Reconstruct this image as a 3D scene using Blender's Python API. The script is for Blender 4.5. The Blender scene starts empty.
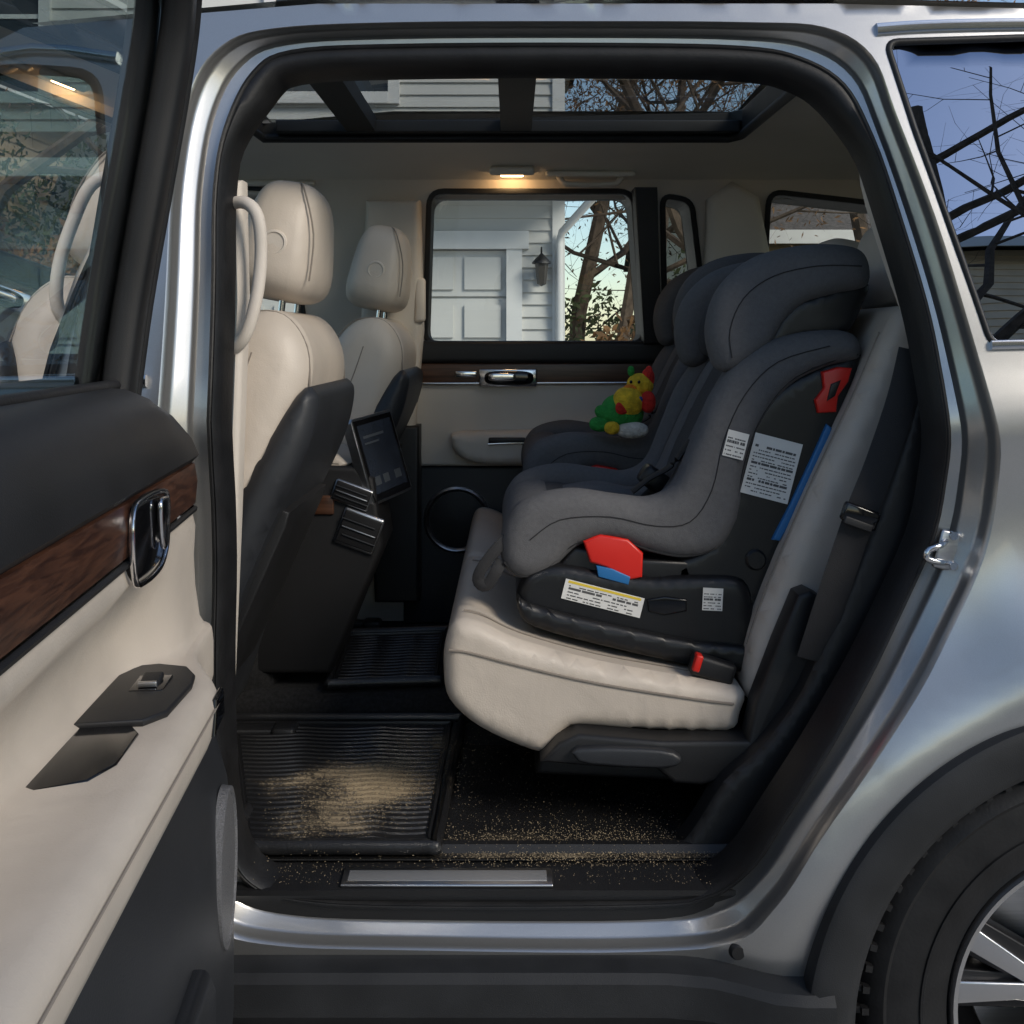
import bpy, math, random
import numpy as np
from mathutils import Vector, Matrix, geometry
random.seed(7)
# metric survey helper: perspective sight-lines -> metres on a known depth plane
F=1120.0; D0=1.6; ZC=1.15
def T(u,v,y):
    d=y+D0
    return ((u-512)*d/F, ZC-(v-340)*d/F)
def T3(u,v,y):
    x,z=T(u,v,y); return (x,y,z)
def TL(pts,y): return [T(u,v,y) for u,v in pts]
scn=bpy.context.scene
COL=scn.collection
# ---------------------------------------------------------------- materials
def M(name,col,rough=.5,metal=0,bs=None,bst=.3,bd=.001,var=.08,vs=6,coat=0,spec=.5,rv=.0,stretch=None,lf=None):
    m=bpy.data.materials.new(name); m.use_nodes=True
    nt=m.node_tree; N=nt.nodes; L=nt.links
    b=N['Principled BSDF']
    tc=N.new('ShaderNodeTexCoord'); src=tc.outputs['Object']
    if stretch:
        mp=N.new('ShaderNodeMapping'); mp.inputs['Scale'].default_value=stretch
        L.new(src,mp.inputs['Vector']); src=mp.outputs['Vector']
    n=N.new('ShaderNodeTexNoise'); n.inputs['Scale'].default_value=vs; n.inputs['Detail'].default_value=3
    L.new(src,n.inputs['Vector'])
    r=N.new('ShaderNodeValToRGB')
    c0=[max(0,c*(1-var)) for c in col]; c1=[min(1,c*(1+var)) for c in col]
    r.color_ramp.elements[0].position=.3; r.color_ramp.elements[1].position=.7
    r.color_ramp.elements[0].color=(*c0,1); r.color_ramp.elements[1].color=(*c1,1)
    L.new(n.outputs['Fac'],r.inputs['Fac']); L.new(r.outputs['Color'],b.inputs['Base Color'])
    b.inputs['Roughness'].default_value=rough; b.inputs['Metallic'].default_value=metal
    b.inputs['Specular IOR Level'].default_value=spec
    if coat: b.inputs['Coat Weight'].default_value=coat; b.inputs['Coat Roughness'].default_value=.05
    if rv:
        mr=N.new('ShaderNodeMapRange'); mr.inputs['To Min'].default_value=rough-rv; mr.inputs['To Max'].default_value=rough+rv
        L.new(n.outputs['Fac'],mr.inputs['Value']); L.new(mr.outputs['Result'],b.inputs['Roughness'])
    last=None
    if lf:
        n3=N.new('ShaderNodeTexNoise'); n3.inputs['Scale'].default_value=lf[0]; n3.inputs['Detail'].default_value=2; n3.inputs['Distortion'].default_value=.5
        L.new(src,n3.inputs['Vector'])
        b3=N.new('ShaderNodeBump'); b3.inputs['Strength'].default_value=lf[1]; b3.inputs['Distance'].default_value=lf[2]
        L.new(n3.outputs['Fac'],b3.inputs['Height']); last=b3
    if bs:
        n2=N.new('ShaderNodeTexNoise'); n2.inputs['Scale'].default_value=bs; n2.inputs['Detail'].default_value=1
        L.new(src,n2.inputs['Vector'])
        bp=N.new('ShaderNodeBump'); bp.inputs['Strength'].default_value=bst; bp.inputs['Distance'].default_value=bd
        L.new(n2.outputs['Fac'],bp.inputs['Height'])
        if last: L.new(last.outputs['Normal'],bp.inputs['Normal'])
        last=bp
    if last: L.new(last.outputs['Normal'],b.inputs['Normal'])
    return m
def glassmat(name,tint,refl,rough=.0,gc=(.95,.97,1)):
    m=bpy.data.materials.new(name); m.use_nodes=True
    nt=m.node_tree; N=nt.nodes; L=nt.links; N.clear()
    o=N.new('ShaderNodeOutputMaterial'); t=N.new('ShaderNodeBsdfTransparent'); g=N.new('ShaderNodeBsdfGlossy')
    t.inputs['Color'].default_value=(*tint,1); g.inputs['Roughness'].default_value=rough; g.inputs['Color'].default_value=(*gc,1)
    lw=N.new('ShaderNodeLayerWeight'); lw.inputs['Blend'].default_value=.35
    mr=N.new('ShaderNodeMapRange'); mr.inputs['To Min'].default_value=refl; mr.inputs['To Max'].default_value=min(1,refl+.55)
    mx=N.new('ShaderNodeMixShader')
    L.new(lw.outputs['Fresnel'],mr.inputs['Value']); L.new(mr.outputs['Result'],mx.inputs['Fac'])
    L.new(t.outputs[0],mx.inputs[1]); L.new(g.outputs[0],mx.inputs[2]); L.new(mx.outputs[0],o.inputs['Surface'])
    return m
def emat(name,col,s):
    m=M(name,col); b=m.node_tree.nodes['Principled BSDF']
    b.inputs['Emission Color'].default_value=(*col,1); b.inputs['Emission Strength'].default_value=s
    return m
PAINT=M('silver_paint',(.50,.495,.485),.31,.84,bs=1800,bst=.14,bd=.0003,var=.06,vs=900,coat=.8)
LEATHER=M('beige_leather',(.56,.49,.415),.46,bs=420,bst=.35,bd=.0008,var=.05,vs=9,rv=.06,lf=(16,.35,.006))
LEATHER2=M('beige_soft_trim',(.64,.575,.50),.6,bs=500,bst=.35,bd=.0006,var=.04)
SEAM=M('seam_thread',(.25,.215,.18),.7)
HEADL=M('headliner_cloth',(.78,.73,.65),.95,bs=700,bst=.4,bd=.001,var=.03)
BLACKP=M('black_grained_plastic',(.012,.012,.013),.50,bs=600,bst=.4,bd=.0006,var=.2,rv=.08)
BLACKM=M('matte_black_plastic',(.008,.008,.009),.62,bs=600,bst=.4,bd=.0006,var=.2,spec=.35)
GREYP=M('charcoal_plastic',(.020,.022,.026),.48,bs=500,bst=.4,bd=.0006,var=.15,rv=.08)
CLAD=M('cladding_plastic',(.018,.019,.021),.55,bs=700,bst=.5,bd=.0006,var=.25,vs=12,rv=.1,spec=.4)
RUBBER=M('rubber',(.010,.010,.011),.5,bs=200,bst=.3,var=.3,vs=20,rv=.1,spec=.4)
CARPET=M('carpet',(.016,.016,.017),1,bs=900,bst=1,bd=.003,var=.5,vs=150)
SHELL=M('child_seat_shell',(.008,.008,.009),.36,bs=500,bst=.3,bd=.0004,var=.2,spec=.45)
FABRIC=M('grey_fabric',(.110,.109,.114),.95,bs=650,bst=.6,bd=.0012,var=.07,vs=150,lf=(24,.45,.006))
FABRIC2=M('dark_grey_fabric',(.045,.045,.049),.95,bs=650,bst=.6,bd=.0012,var=.1,vs=150,lf=(24,.45,.006))
PIPE=M('fabric_piping',(.018,.018,.020),.8)
CHROME=M('chrome',(.75,.75,.76),.14,1,var=.02)
ALU=M('brushed_aluminium',(.55,.55,.56),.32,1,bs=90,bst=.25,bd=.0005,var=.08,vs=60,stretch=(.05,1,6))
RIMS=M('rim_machined',(.6,.6,.61),.25,1,var=.04)
RIMD=M('rim_dark',(.02,.02,.022),.35,.4)
WHITE=M('white_label',(.72,.71,.68),.5,var=.03)
INK=M('label_ink',(.08,.08,.08),.6)
YEL=M('label_yellow',(.75,.55,.05),.5)
RED=M('red_plastic',(.66,.02,.012),.35,var=.05)
BLUE=M('blue_plastic',(.02,.15,.38),.4)
BLKGLOSS=M('black_gloss',(.006,.006,.007),.08,var=.1)
WEB=M('belt_webbing',(.014,.014,.016),.7,bs=900,bst=.8,bd=.001)
GLASS=glassmat('clear_glass',(.88,.93,.91),.05)
GLASSD=glassmat('door_glass',(.66,.80,.80),.10)
GLASSR=glassmat('roof_glass',(.90,.95,.95),.03)
PRIV=glassmat('privacy_glass',(.015,.018,.02),.50,gc=(.66,.76,.96))
def woodmat(name,c0,c1,st=(3,60,60)):
    m=bpy.data.materials.new(name); m.use_nodes=True
    nt=m.node_tree;N=nt.nodes;L=nt.links;b=N['Principled BSDF']
    tc=N.new('ShaderNodeTexCoord'); mp=N.new('ShaderNodeMapping'); mp.inputs['Scale'].default_value=st
    n=N.new('ShaderNodeTexNoise'); n.inputs['Scale'].default_value=1.6; n.inputs['Detail'].default_value=7; n.inputs['Distortion'].default_value=.6
    r=N.new('ShaderNodeValToRGB'); r.color_ramp.elements[0].position=.35; r.color_ramp.elements[1].position=.65
    r.color_ramp.elements[0].color=(*c0,1); r.color_ramp.elements[1].color=(*c1,1)
    L.new(tc.outputs['Object'],mp.inputs['Vector']);L.new(mp.outputs['Vector'],n.inputs['Vector']);L.new(n.outputs['Fac'],r.inputs['Fac']);L.new(r.outputs['Color'],b.inputs['Base Color'])
    bp=N.new('ShaderNodeBump');bp.inputs['Strength'].default_value=.2;bp.inputs['Distance'].default_value=.0006
    L.new(n.outputs['Fac'],bp.inputs['Height']);L.new(bp.outputs['Normal'],b.inputs['Normal'])
    b.inputs['Roughness'].default_value=.34
    return m
WOOD=woodmat('walnut_trim',(.040,.016,.008),(.11,.05,.027))
WOODD=woodmat('walnut_door',(.028,.010,.006),(.090,.037,.020),(110,4,110))
# ---------------------------------------------------------------- mesh helpers
def empty(name):
    e=bpy.data.objects.new(name,None); COL.objects.link(e); return e
car=empty('suv_car')
CUR=[car]
def mk(name,verts,faces,mat,par=None,smooth=True,ang=38):
    me=bpy.data.meshes.new(name); me.from_pydata([tuple(v) for v in verts],[],faces)
    me.validate(); me.update()
    if smooth:
        me.shade_smooth(); me.set_sharp_from_angle(angle=math.radians(ang))
    mats=mat if isinstance(mat,list) else [mat]
    for m in mats: me.materials.append(m)
    o=bpy.data.objects.new(name,me); COL.objects.link(o)
    p=par if par is not None else CUR[0]
    if p!='top' and p is not None: o.parent=p
    return o
def fixn(o):
    import bmesh
    bm=bmesh.new(); bm.from_mesh(o.data); bmesh.ops.recalc_face_normals(bm,faces=bm.faces); bm.to_mesh(o.data); bm.free(); return o
def cat(pts,closed=True,n=5):
    P=[Vector(p) for p in pts]; out=[]; k=len(P)
    rng=range(k) if closed else range(k-1)
    for i in rng:
        if closed: p0,p1,p2,p3=P[i-1],P[i],P[(i+1)%k],P[(i+2)%k]
        else: p0,p1,p2,p3=P[max(i-1,0)],P[i],P[i+1],P[min(i+2,k-1)]
        for j in range(n):
            t=j/n
            out.append(.5*((2*p1)+(-p0+p2)*t+(2*p0-5*p1+4*p2-p3)*t*t+(-p0+3*p1-3*p2+p3)*t**3))
    if not closed: out.append(P[-1])
    return out
def rc(P,r=.03,n=5):
    P=[Vector(p) for p in P]; out=[];k=len(P)
    for i in range(k):
        a=P[i-1]-P[i]; b=P[(i+1)%k]-P[i]; ra=min(r,a.length*.45); rb=min(r,b.length*.45)
        p0=P[i]+a.normalized()*ra; p2=P[i]+b.normalized()*rb
        for j in range(n+1):
            t=j/n; out.append(p0*(1-t)**2+P[i]*2*t*(1-t)+p2*t*t)
    return out
def XZ(a,b,c): return (a,c,b)
def pip(px,py,poly):
    ins=np.zeros(px.shape,bool); x=poly[:,0]; y=poly[:,1]; j=len(poly)-1
    for i in range(len(poly)):
        c=((y[i]>py)!=(y[j]>py)); 
        with np.errstate(divide='ignore',invalid='ignore'):
            xi=(x[j]-x[i])*(py-y[i])/(y[j]-y[i]+1e-12)+x[i]
        ins^=(c&(px<xi)); j=i
    return ins
def pdist(Q,B):
    A=B; C=np.roll(B,-1,axis=0); d=C-A; L=(d**2).sum(1)+1e-14
    t=((Q[:,None,:]-A[None])*d[None]).sum(2)/L; t=np.clip(t,0,1)
    R=Q[:,None,:]-(A[None]+t[...,None]*d[None])
    return np.sqrt((R**2).sum(2).min(1))
def pillow(name,P,nor,c0,c1,r,seg,mat,mp,par,warp,puff=0):
    B=np.array([(p.x,p.y) for p in P]); Nn=np.array([(q.x,q.y) for q in nor]); ex=[]
    for k in range(1,seg+1):
        d=r*(1-math.cos(k/seg*math.pi/2)); C=B+Nn*d
        C=C[pip(C[:,0],C[:,1],B)]
        if len(C):
            dd=pdist(C,B); ex.append(C[dd>.93*d])
    g=max(.010,min(.022,r*.6))
    gx,gy=np.meshgrid(np.arange(B[:,0].min(),B[:,0].max(),g),np.arange(B[:,1].min(),B[:,1].max(),g))
    G=np.stack([gx.ravel(),gy.ravel()],1); G=G[pip(G[:,0],G[:,1],B)]
    if len(G): dd=pdist(G,B); G=G[dd>r*.35]; ex.append(G)
    E=[];cell={}
    q=g*.22
    for arr in ex:
        for a,b in arr:
            key=(int(a/q),int(b/q))
            if key in cell: continue
            cell[key]=1; E.append((a,b))
    n=len(P); vs=[Vector((p.x,p.y)) for p in P]+[Vector(e) for e in E]
    R=geometry.delaunay_2d_cdt(vs,[(i,(i+1)%n) for i in range(n)],[],0,1e-7)
    rv=R[0]; rf=[tuple(f) for f in R[2]]
    omap={}
    for i,l in enumerate(R[3]):
        for o in l: omap[o]=i
    RV=np.array([(p.x,p.y) for p in rv]); C=np.array([RV[list(f)].mean(0) for f in rf])
    ok=pip(C[:,0],C[:,1],B); rf=[f for f,k in zip(rf,ok) if k]
    D=pdist(RV,B)
    for o in range(n): D[omap[o]]=0
    dm=np.minimum(D,r); H=r-np.sqrt(np.maximum(0,r*r-(r-dm)**2))
    if puff: H=H-puff*(1-np.exp(-D/(r*1.5)))
    sg=1 if c1>c0 else -1; V=[];m=len(rv)
    for s,base in ((1,c0),(-1,c1)):
        for i in range(m):
            w=mp(RV[i,0],RV[i,1],base+sg*s*float(H[i]))
            if warp: w=warp(*w)
            V.append(w)
    Fc=[f for f in rf]+[tuple(m+i for i in f[::-1]) for f in rf]
    for i in range(n):
        a=omap[i]; b=omap[(i+1)%n]
        if a!=b: Fc.append((a,b,m+b,m+a))
    return fixn(mk(name,V,Fc,mat,par,ang=62))
def prism(name,pts,c0,c1,mat,mp=XZ,r=.008,seg=4,sp=5,par=None,warp=None,ang=38,puff=0):
    P=cat([(p[0],p[1]) for p in pts],True,sp) if sp else [Vector((p[0],p[1])) for p in pts]
    A=sum(P[i-1].x*P[i].y-P[i].x*P[i-1].y for i in range(len(P)))
    if A<0: P=P[::-1]
    n=len(P); nor=[];un=[]
    for i in range(n):
        e1=(P[i]-P[i-1]); e2=(P[(i+1)%n]-P[i])
        if e1.length>1e-9:e1.normalize()
        if e2.length>1e-9:e2.normalize()
        n1=Vector((-e1.y,e1.x)); n2=Vector((-e2.y,e2.x)); s=n1+n2
        if s.length<1e-6: s=n1
        s.normalize(); c=max(.45,s.dot(n1)); nor.append(s/c); un.append(s)
    r=min(r,abs(c1-c0)/2*.98)
    if sp and r>=.009: return pillow(name,P,un,c0,c1,r,max(seg,4),mat,mp,par,warp,puff)
    rings=[]
    sg=1 if c1>c0 else -1
    if r>0:
        for k in range(seg+1):
            t=k/seg*math.pi/2; rings.append((r*(1-math.sin(t)),c0+sg*r*(1-math.cos(t))))
        for k in range(seg,-1,-1):
            t=k/seg*math.pi/2; rings.append((r*(1-math.sin(t)),c1-sg*r*(1-math.cos(t))))
    else: rings=[(0,c0),(0,c1)]
    V=[];Fc=[]
    for ins,c in rings:
        for i in range(n):
            q=P[i]+nor[i]*ins; w=mp(q.x,q.y,c)
            if warp: w=warp(*w)
            V.append(w)
    for k in range(len(rings)-1):
        for i in range(n):
            j=(i+1)%n; Fc.append((k*n+i,k*n+j,(k+1)*n+j,(k+1)*n+i))
    Fc.append(tuple(range(n))[::-1]); Fc.append(tuple(range((len(rings)-1)*n,len(rings)*n)))
    return fixn(mk(name,V,Fc,mat,par,ang=ang))
def sweep(name,pts,a,b,mat,up=(0,1,0),closed=False,n=10,sp=4,par=None,e=1.0,taper=None):
    P=cat([Vector(p) for p in pts],closed,sp) if sp else [Vector(p) for p in pts]
    V=[];Fc=[];k=len(P);up=Vector(up)
    for i in range(k):
        t=(P[(i+1)%k]-P[i-1]) if closed else (P[min(i+1,k-1)]-P[max(i-1,0)])
        t.normalize(); s=t.cross(up)
        if s.length<1e-4: s=t.cross(Vector((.3,.2,1)))
        s.normalize(); u2=s.cross(t)
        f=taper(i/(k-1)) if taper else 1
        for j in range(n):
            w=2*math.pi*j/n; c,sn=math.cos(w),math.sin(w)
            cc=math.copysign(abs(c)**e,c); ss=math.copysign(abs(sn)**e,sn)
            V.append(P[i]+s*(a*f*cc)+u2*(b*f*ss))
    m=k if closed else k-1
    for i in range(m):
        for j in range(n):
            i2=(i+1)%k; j2=(j+1)%n
            Fc.append((i*n+j,i*n+j2,i2*n+j2,i2*n+j))
    if not closed:
        Fc.append(tuple(range(n))[::-1]); Fc.append(tuple(range((k-1)*n,k*n)))
    return fixn(mk(name,V,Fc,mat,par,ang=50))
def rbox(name,c,d,mat,bev=.006,rot=(0,0,0),par=None,seg=3):
    import bmesh
    bm=bmesh.new(); bmesh.ops.create_cube(bm,size=1)
    for v in bm.verts: v.co=Vector((v.co.x*d[0],v.co.y*d[1],v.co.z*d[2]))
    if bev>0: bmesh.ops.bevel(bm,geom=bm.edges[:],offset=min(bev,min(d)*.49),segments=seg,profile=.5,affect='EDGES')
    from mathutils import Euler
    R=Euler(rot).to_matrix().to_4x4(); bmesh.ops.transform(bm,matrix=Matrix.Translation(c)@R,verts=bm.verts)
    me=bpy.data.meshes.new(name); bm.to_mesh(me); bm.free(); me.shade_smooth(); me.set_sharp_from_angle(angle=math.radians(40))
    me.materials.append(mat); o=bpy.data.objects.new(name,me); COL.objects.link(o)
    p=par if par is not None else CUR[0]
    if p!='top': o.parent=p
    return o
def sell(name,c,d,mat,e=.5,rot=(0,0,0),par=None,nu=28,nv=16,warp=None):
    from mathutils import Euler
    R=Euler(rot).to_matrix(); V=[];Fc=[]
    pw=lambda v,k: math.copysign(abs(v)**k,v)
    for i in range(nv+1):
        ph=-math.pi/2+math.pi*i/nv
        for j in range(nu):
            th=2*math.pi*j/nu
            q=Vector((d[0]/2*pw(math.cos(ph),e)*pw(math.cos(th),e),d[1]/2*pw(math.cos(ph),e)*pw(math.sin(th),e),d[2]/2*pw(math.sin(ph),e)))
            if warp: q=warp(q)
            V.append(R@q+Vector(c))
    for i in range(nv):
        for j in range(nu):
            Fc.append((i*nu+j,i*nu+(j+1)%nu,(i+1)*nu+(j+1)%nu,(i+1)*nu+j))
    return mk(name,V,Fc,mat,par,ang=80)
def lathe(name,prof,c,mat,axis='y',n=64,par=None,a0=0,a1=2*math.pi,ang=40):
    full=abs(a1-a0-2*math.pi)<1e-6; V=[];Fc=[];k=len(prof); m=n if full else n+1
    for i in range(m):
        t=a0+(a1-a0)*i/n
        for r,y in prof:
            if axis=='y': V.append((c[0]+r*math.cos(t),c[1]+y,c[2]+r*math.sin(t)))
            elif axis=='z': V.append((c[0]+r*math.cos(t),c[1]+r*math.sin(t),c[2]+y))
            else: V.append((c[0]+y,c[1]+r*math.cos(t),c[2]+r*math.sin(t)))
    for i in range(n):
        i2=(i+1)%m
        for j in range(k-1): Fc.append((i*k+j,i2*k+j,i2*k+j+1,i*k+j+1))
    return mk(name,V,Fc,mat,par,ang=ang)
def sheet(name,outline,holes,fn,mat,step=.04,par=None):
    loops=[list(outline)]+[list(h) for h in holes]
    vs=[];es=[]
    for lp in loops:
        L2=[]
        for i in range(len(lp)):
            a=Vector(lp[i][:2]); b=Vector(lp[(i+1)%len(lp)][:2]); m=max(1,int((b-a).length/step))
            for q in range(m): L2.append(a.lerp(b,q/m))
        s=len(vs); vs+=L2; es+=[(s+i,s+(i+1)%len(L2)) for i in range(len(L2))]
    B=np.array([(v.x,v.y) for v in vs]); o=np.array([p[:2] for p in outline],float)
    hs=[np.array([p[:2] for p in h],float) for h in holes]
    gx,gy=np.meshgrid(np.arange(o[:,0].min()+step/2,o[:,0].max(),step),np.arange(o[:,1].min()+step/2,o[:,1].max(),step))
    gx=gx.ravel();gy=gy.ravel(); k=pip(gx,gy,o)
    for h in hs: k&=~pip(gx,gy,h)
    gx=gx[k];gy=gy[k]
    dm=np.min((gx[:,None]-B[None,:,0])**2+(gy[:,None]-B[None,:,1])**2,axis=1)
    kk=dm>(step*.45)**2
    vs+= [Vector((a,b)) for a,b in zip(gx[kk],gy[kk])]
    r=geometry.delaunay_2d_cdt(vs,es,[],0,1e-7)
    rv,rf=r[0],r[2]
    C=np.array([[sum(rv[i].x for i in f)/3,sum(rv[i].y for i in f)/3] for f in rf])
    k=pip(C[:,0],C[:,1],o)
    for h in hs: k&=~pip(C[:,0],C[:,1],h)
    fs=[tuple(f) for f,q in zip(rf,k) if q]
    used=sorted({i for f in fs for i in f}); mpn={a:b for b,a in enumerate(used)}
    V=[fn(rv[i].x,rv[i].y) for i in used]
    return fixn(mk(name,V,[tuple(mpn[i] for i in f) for f in fs],mat,par,ang=60))
def merge_boxes(name,boxes,mat,par=None):
    V=[];Fc=[]
    for (o,ax,ay,az) in boxes:
        o=Vector(o);ax=Vector(ax);ay=Vector(ay);az=Vector(az);s=len(V)
        for i in (0,1):
            for j in (0,1):
                for k in (0,1): V.append(o+ax*i+ay*j+az*k)
        Fc+=[tuple(s+q for q in f) for f in ((0,1,3,2),(4,6,7,5),(0,4,5,1),(2,3,7,6),(0,2,6,4),(1,5,7,3))]
    return fixn(mk(name,V,Fc,mat,par,smooth=False))
# ---------------------------------------------------------------- car body side
WX,WZ=.861,.186; WR=.37; GZ=WZ-WR
FWX=-2.04; WID=1.76
def flare(x,z):
    y=0
    for cx in (WX,FWX):
        r=math.hypot(x-cx,z-WZ)
        y-=.055*(1 if r<.475 else math.exp(-((r-.475)/.085)**2))
    return y
def Yb(x,z):
    y=0.0
    if z>1.08: y+=.25*(z-1.08)**1.22
    y-=.016*math.exp(-((z-1.02)/.06)**2)
    y+=.012*math.exp(-((z-.80)/.10)**2)
    if z<.42: y+=.35*(.42-z)**1.6
    y+=flare(x,z)
    y-=.040/(1+math.exp(-(x-.68)/.035))*math.exp(-((z-.74+.15*(x-.8))/.11)**2)
    if x>1.3: y+=.12*((x-1.3)/.6)**2
    if x<-2.2: y+=.3*((-2.2-x)/.6)**2
    return y
def TB(u,v,off=0):
    x,z=T(u,v,0.03+off)
    for _ in range(6):
        y=Yb(x,z)+off; x,z=T(u,v,y)
    return (x,z)
PAIR=[(214,500,160,500),(214,300,165,300),(216,190,172,180),(228,120,190,90),(252,72,222,45),(292,50,275,28),(400,44,400,22),(600,43,600,21),(740,46,745,22),(800,57,825,27),(845,85,872,55),(872,140,897,115),(902,230,935,215),(928,320,965,310),(943,400,990,395),(944,470,1000,470),(928,545,985,555),(885,640,940,655),(835,735,882,752),(785,815,822,838),(748,868,778,905),(705,895,730,944),(640,903,640,952),(400,904,400,950),(300,898,280,946),(252,882,215,930),(228,845,175,880),(217,780,160,800),(214,650,160,650)]
O3=cat([TB(p[2],p[3]) for p in PAIR],True,5)
O2=cat([TB(p[0],p[1],.05) for p in PAIR],True,5)
n=len(O2)
def inward(P,d):
    A=sum(P[i-1].x*P[i].y-P[i].x*P[i-1].y for i in range(len(P))); s=1 if A>0 else -1
    out=[]
    for i in range(len(P)):
        e=P[(i+1)%len(P)]-P[i-1]; e.normalize(); dd=d(P[i]) if callable(d) else d; out.append(P[i]+Vector((-e.y,e.x))*dd*s)
    return out
def topk(p): t=max(0,min(1,(p.y-1.42)/.14)); return t*t*(3-2*t)
O1=inward(O2,lambda p:.016+.024*topk(p)); O0=inward(O2,lambda p:.019+.028*topk(p))
def ringloft(name,rings,mat,par=None):
    V=[];Fc=[];n=len(rings[0])
    for r in rings: V+=r
    for k in range(len(rings)-1):
        for i in range(n):
            j=(i+1)%n; Fc.append((k*n+i,k*n+j,(k+1)*n+j,(k+1)*n+i))
    return fixn(mk(name,V,Fc,mat,par,ang=60))
def R3(P,off): return [(p.x,Yb(p.x,p.y)+off,p.y) for p in P]
def mix(A,B,t): return [a.lerp(b,t) for a,b in zip(A,B)]
ringloft('door_jamb',[R3(O3,0)]+[R3(mix(O3,O2,t),o) for t,o in ((.05,.003),(.09,.012),(.12,.024),(.20,.030),(.48,.036),(.55,.043),(.60,.052),(1,.055))],PAINT)
ringloft('door_seal_flange',[R3(O2,.0545),R3(mix(O2,O1,.12),.040),R3(mix(O2,O1,.45),.033),R3(mix(O2,O1,.8),.040),R3(O1,.06),R3(O0,.075),R3(inward(O0,.002),.095)],RUBBER)
m2=mix(O2,O1,.2)
sweep('door_seal_bulb',[(p.x,Yb(p.x,p.y)+.042,p.y) for p in m2],.006,.008,RUBBER,closed=True,sp=0,n=8)
body_out=[(1.93,.25),(1.95,.9),(1.9,1.3),(1.74,1.58),(1.4,1.645),(.5,1.67),(-.3,1.67),(-.75,1.63),(-1.1,1.43),(-1.55,1.13),(-1.8,1.08),(-2.4,1.03),(-2.68,.95),(-2.80,.7),(-2.80,.3),(-2.6,.12),(1.7,.12)]
def circ(cx,cz,r,n=60): return [(cx+r*math.cos(2*math.pi*i/n),cz+r*math.sin(2*math.pi*i/n)) for i in range(n)]
fwin=rc([(-.575,1.11),(-.59,1.30),(-.63,1.555),(-.78,1.565),(-1.05,1.43),(-1.42,1.16),(-1.40,1.105),(-.9,1.10)],.04)
qwin=rc([TB(*p) for p in [(886,42),(1130,34),(1380,60),(1440,345),(992,346),(955,240),(915,130)]],.02)
sheet('body_side_panel',body_out,[O3,circ(WX,WZ,.44),circ(FWX,WZ,.44),fwin,qwin],lambda a,b:(a,Yb(a,b),b),PAINT,step=.022)
rwin=rc([(-.245,1.14),(.372,1.14),(.330,1.555),(-.225,1.555)],.04)
rq=rc([(.43,1.16),(.54,1.22),(.49,1.53),(.41,1.545)],.03)
fq=rc([(.70,1.14),(1.30,1.14),(1.20,1.50),(.70,1.555)],.04)
sheet('body_side_panel_passenger',body_out,[circ(WX,WZ,.44),circ(FWX,WZ,.44),fwin,rwin,rq,fq],lambda a,b:(a,WID-Yb(a,b),b),PAINT,step=.05)
for nm,h in (('front_window_passenger',fwin),('rear_window_passenger',rwin),('vent_window_passenger',rq),('quarter_window_passenger',fq)):
    sheet(nm,h,[],lambda a,b:(a,WID-Yb(a,b)-.012,b),GLASS,step=.2)
sheet('front_window',fwin,[],lambda a,b:(a,Yb(a,b)+.01,b),GLASSD,step=.06)
sheet('quarter_window',qwin,[],lambda a,b:(a,Yb(a,b)+.008,b),PRIV,step=.05)
sweep('quarter_window_gasket',[(p.x,Yb(p.x,p.y)+.002,p.y) for p in qwin],.006,.006,RUBBER,closed=True,sp=0,n=8)
ch=[TB(*p) for p in [(876,30),(920,27),(1000,25),(1130,24)]]
sweep('chrome_strip_top',[(a,Yb(a,b)-.002,b) for a,b in ch],.010,.006,CHROME,n=10,e=.6)
ch=[TB(*p) for p in [(990,345),(1040,344),(1120,344),(1420,342)]]
sweep('chrome_strip_bottom',[(a,Yb(a,b)-.003,b) for a,b in ch],.007,.005,CHROME,n=10,e=.6)
sweep('front_window_gasket',[(p.x,Yb(p.x,p.y)+.002,p.y) for p in fwin],.008,.007,RUBBER,closed=True,sp=0,n=8)
sweep('front_chrome_strip',[(a,Yb(a,b)-.004,b) for a,b in [(-.52,1.092),(-.8,1.09),(-1.1,1.09),(-1.45,1.10)]],.009,.006,CHROME,n=10,e=.6)
sweep('front_chrome_strip_top',[(a,Yb(a,b)-.004,b) for a,b in [(-.60,1.58),(-.79,1.585),(-1.08,1.44),(-1.45,1.16)]],.008,.006,CHROME,n=10,e=.6)
def roofz(x,y):
    t=(y-WID/2)/(WID/2-.09); base=np.interp(x,[-.75,-.3,.5,1.4,1.74],[1.63,1.67,1.67,1.645,1.58])
    return base+.055*(1-min(1,abs(t))**3.2)
sunh=[(-.60,.33),(.55,.33),(.56,1.2),(-.60,1.2)]
sheet('roof_panel',[(-.74,.125),(1.74,.125),(1.74,WID-.125),(-.74,WID-.125)],[sunh],lambda a,b:(a,b,roofz(a,b)),PAINT,step=.05)
sheet('panoramic_roof_glass',sunh,[],lambda a,b:(a,b,roofz(a,b)-.006),GLASSR,step=.15)
def strip(name,xs,zs,mat,crown=.03,ny=14):
    V=[];Fc=[]
    for x,z in zip(xs,zs):
        for j in range(ny+1):
            y0=Yb(x,z); y=y0+(WID-2*y0)*j/ny; t=2*j/ny-1
            V.append((x-crown*2*(1-t*t),y,z+crown*(1-abs(t)**3)))
    for i in range(len(xs)-1):
        for j in range(ny): Fc.append((i*(ny+1)+j,(i+1)*(ny+1)+j,(i+1)*(ny+1)+j+1,i*(ny+1)+j+1))
    return mk(name,V,Fc,mat)
strip('windshield',[-.75,-1.1,-1.55],[1.63,1.43,1.13],GLASS)
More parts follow.
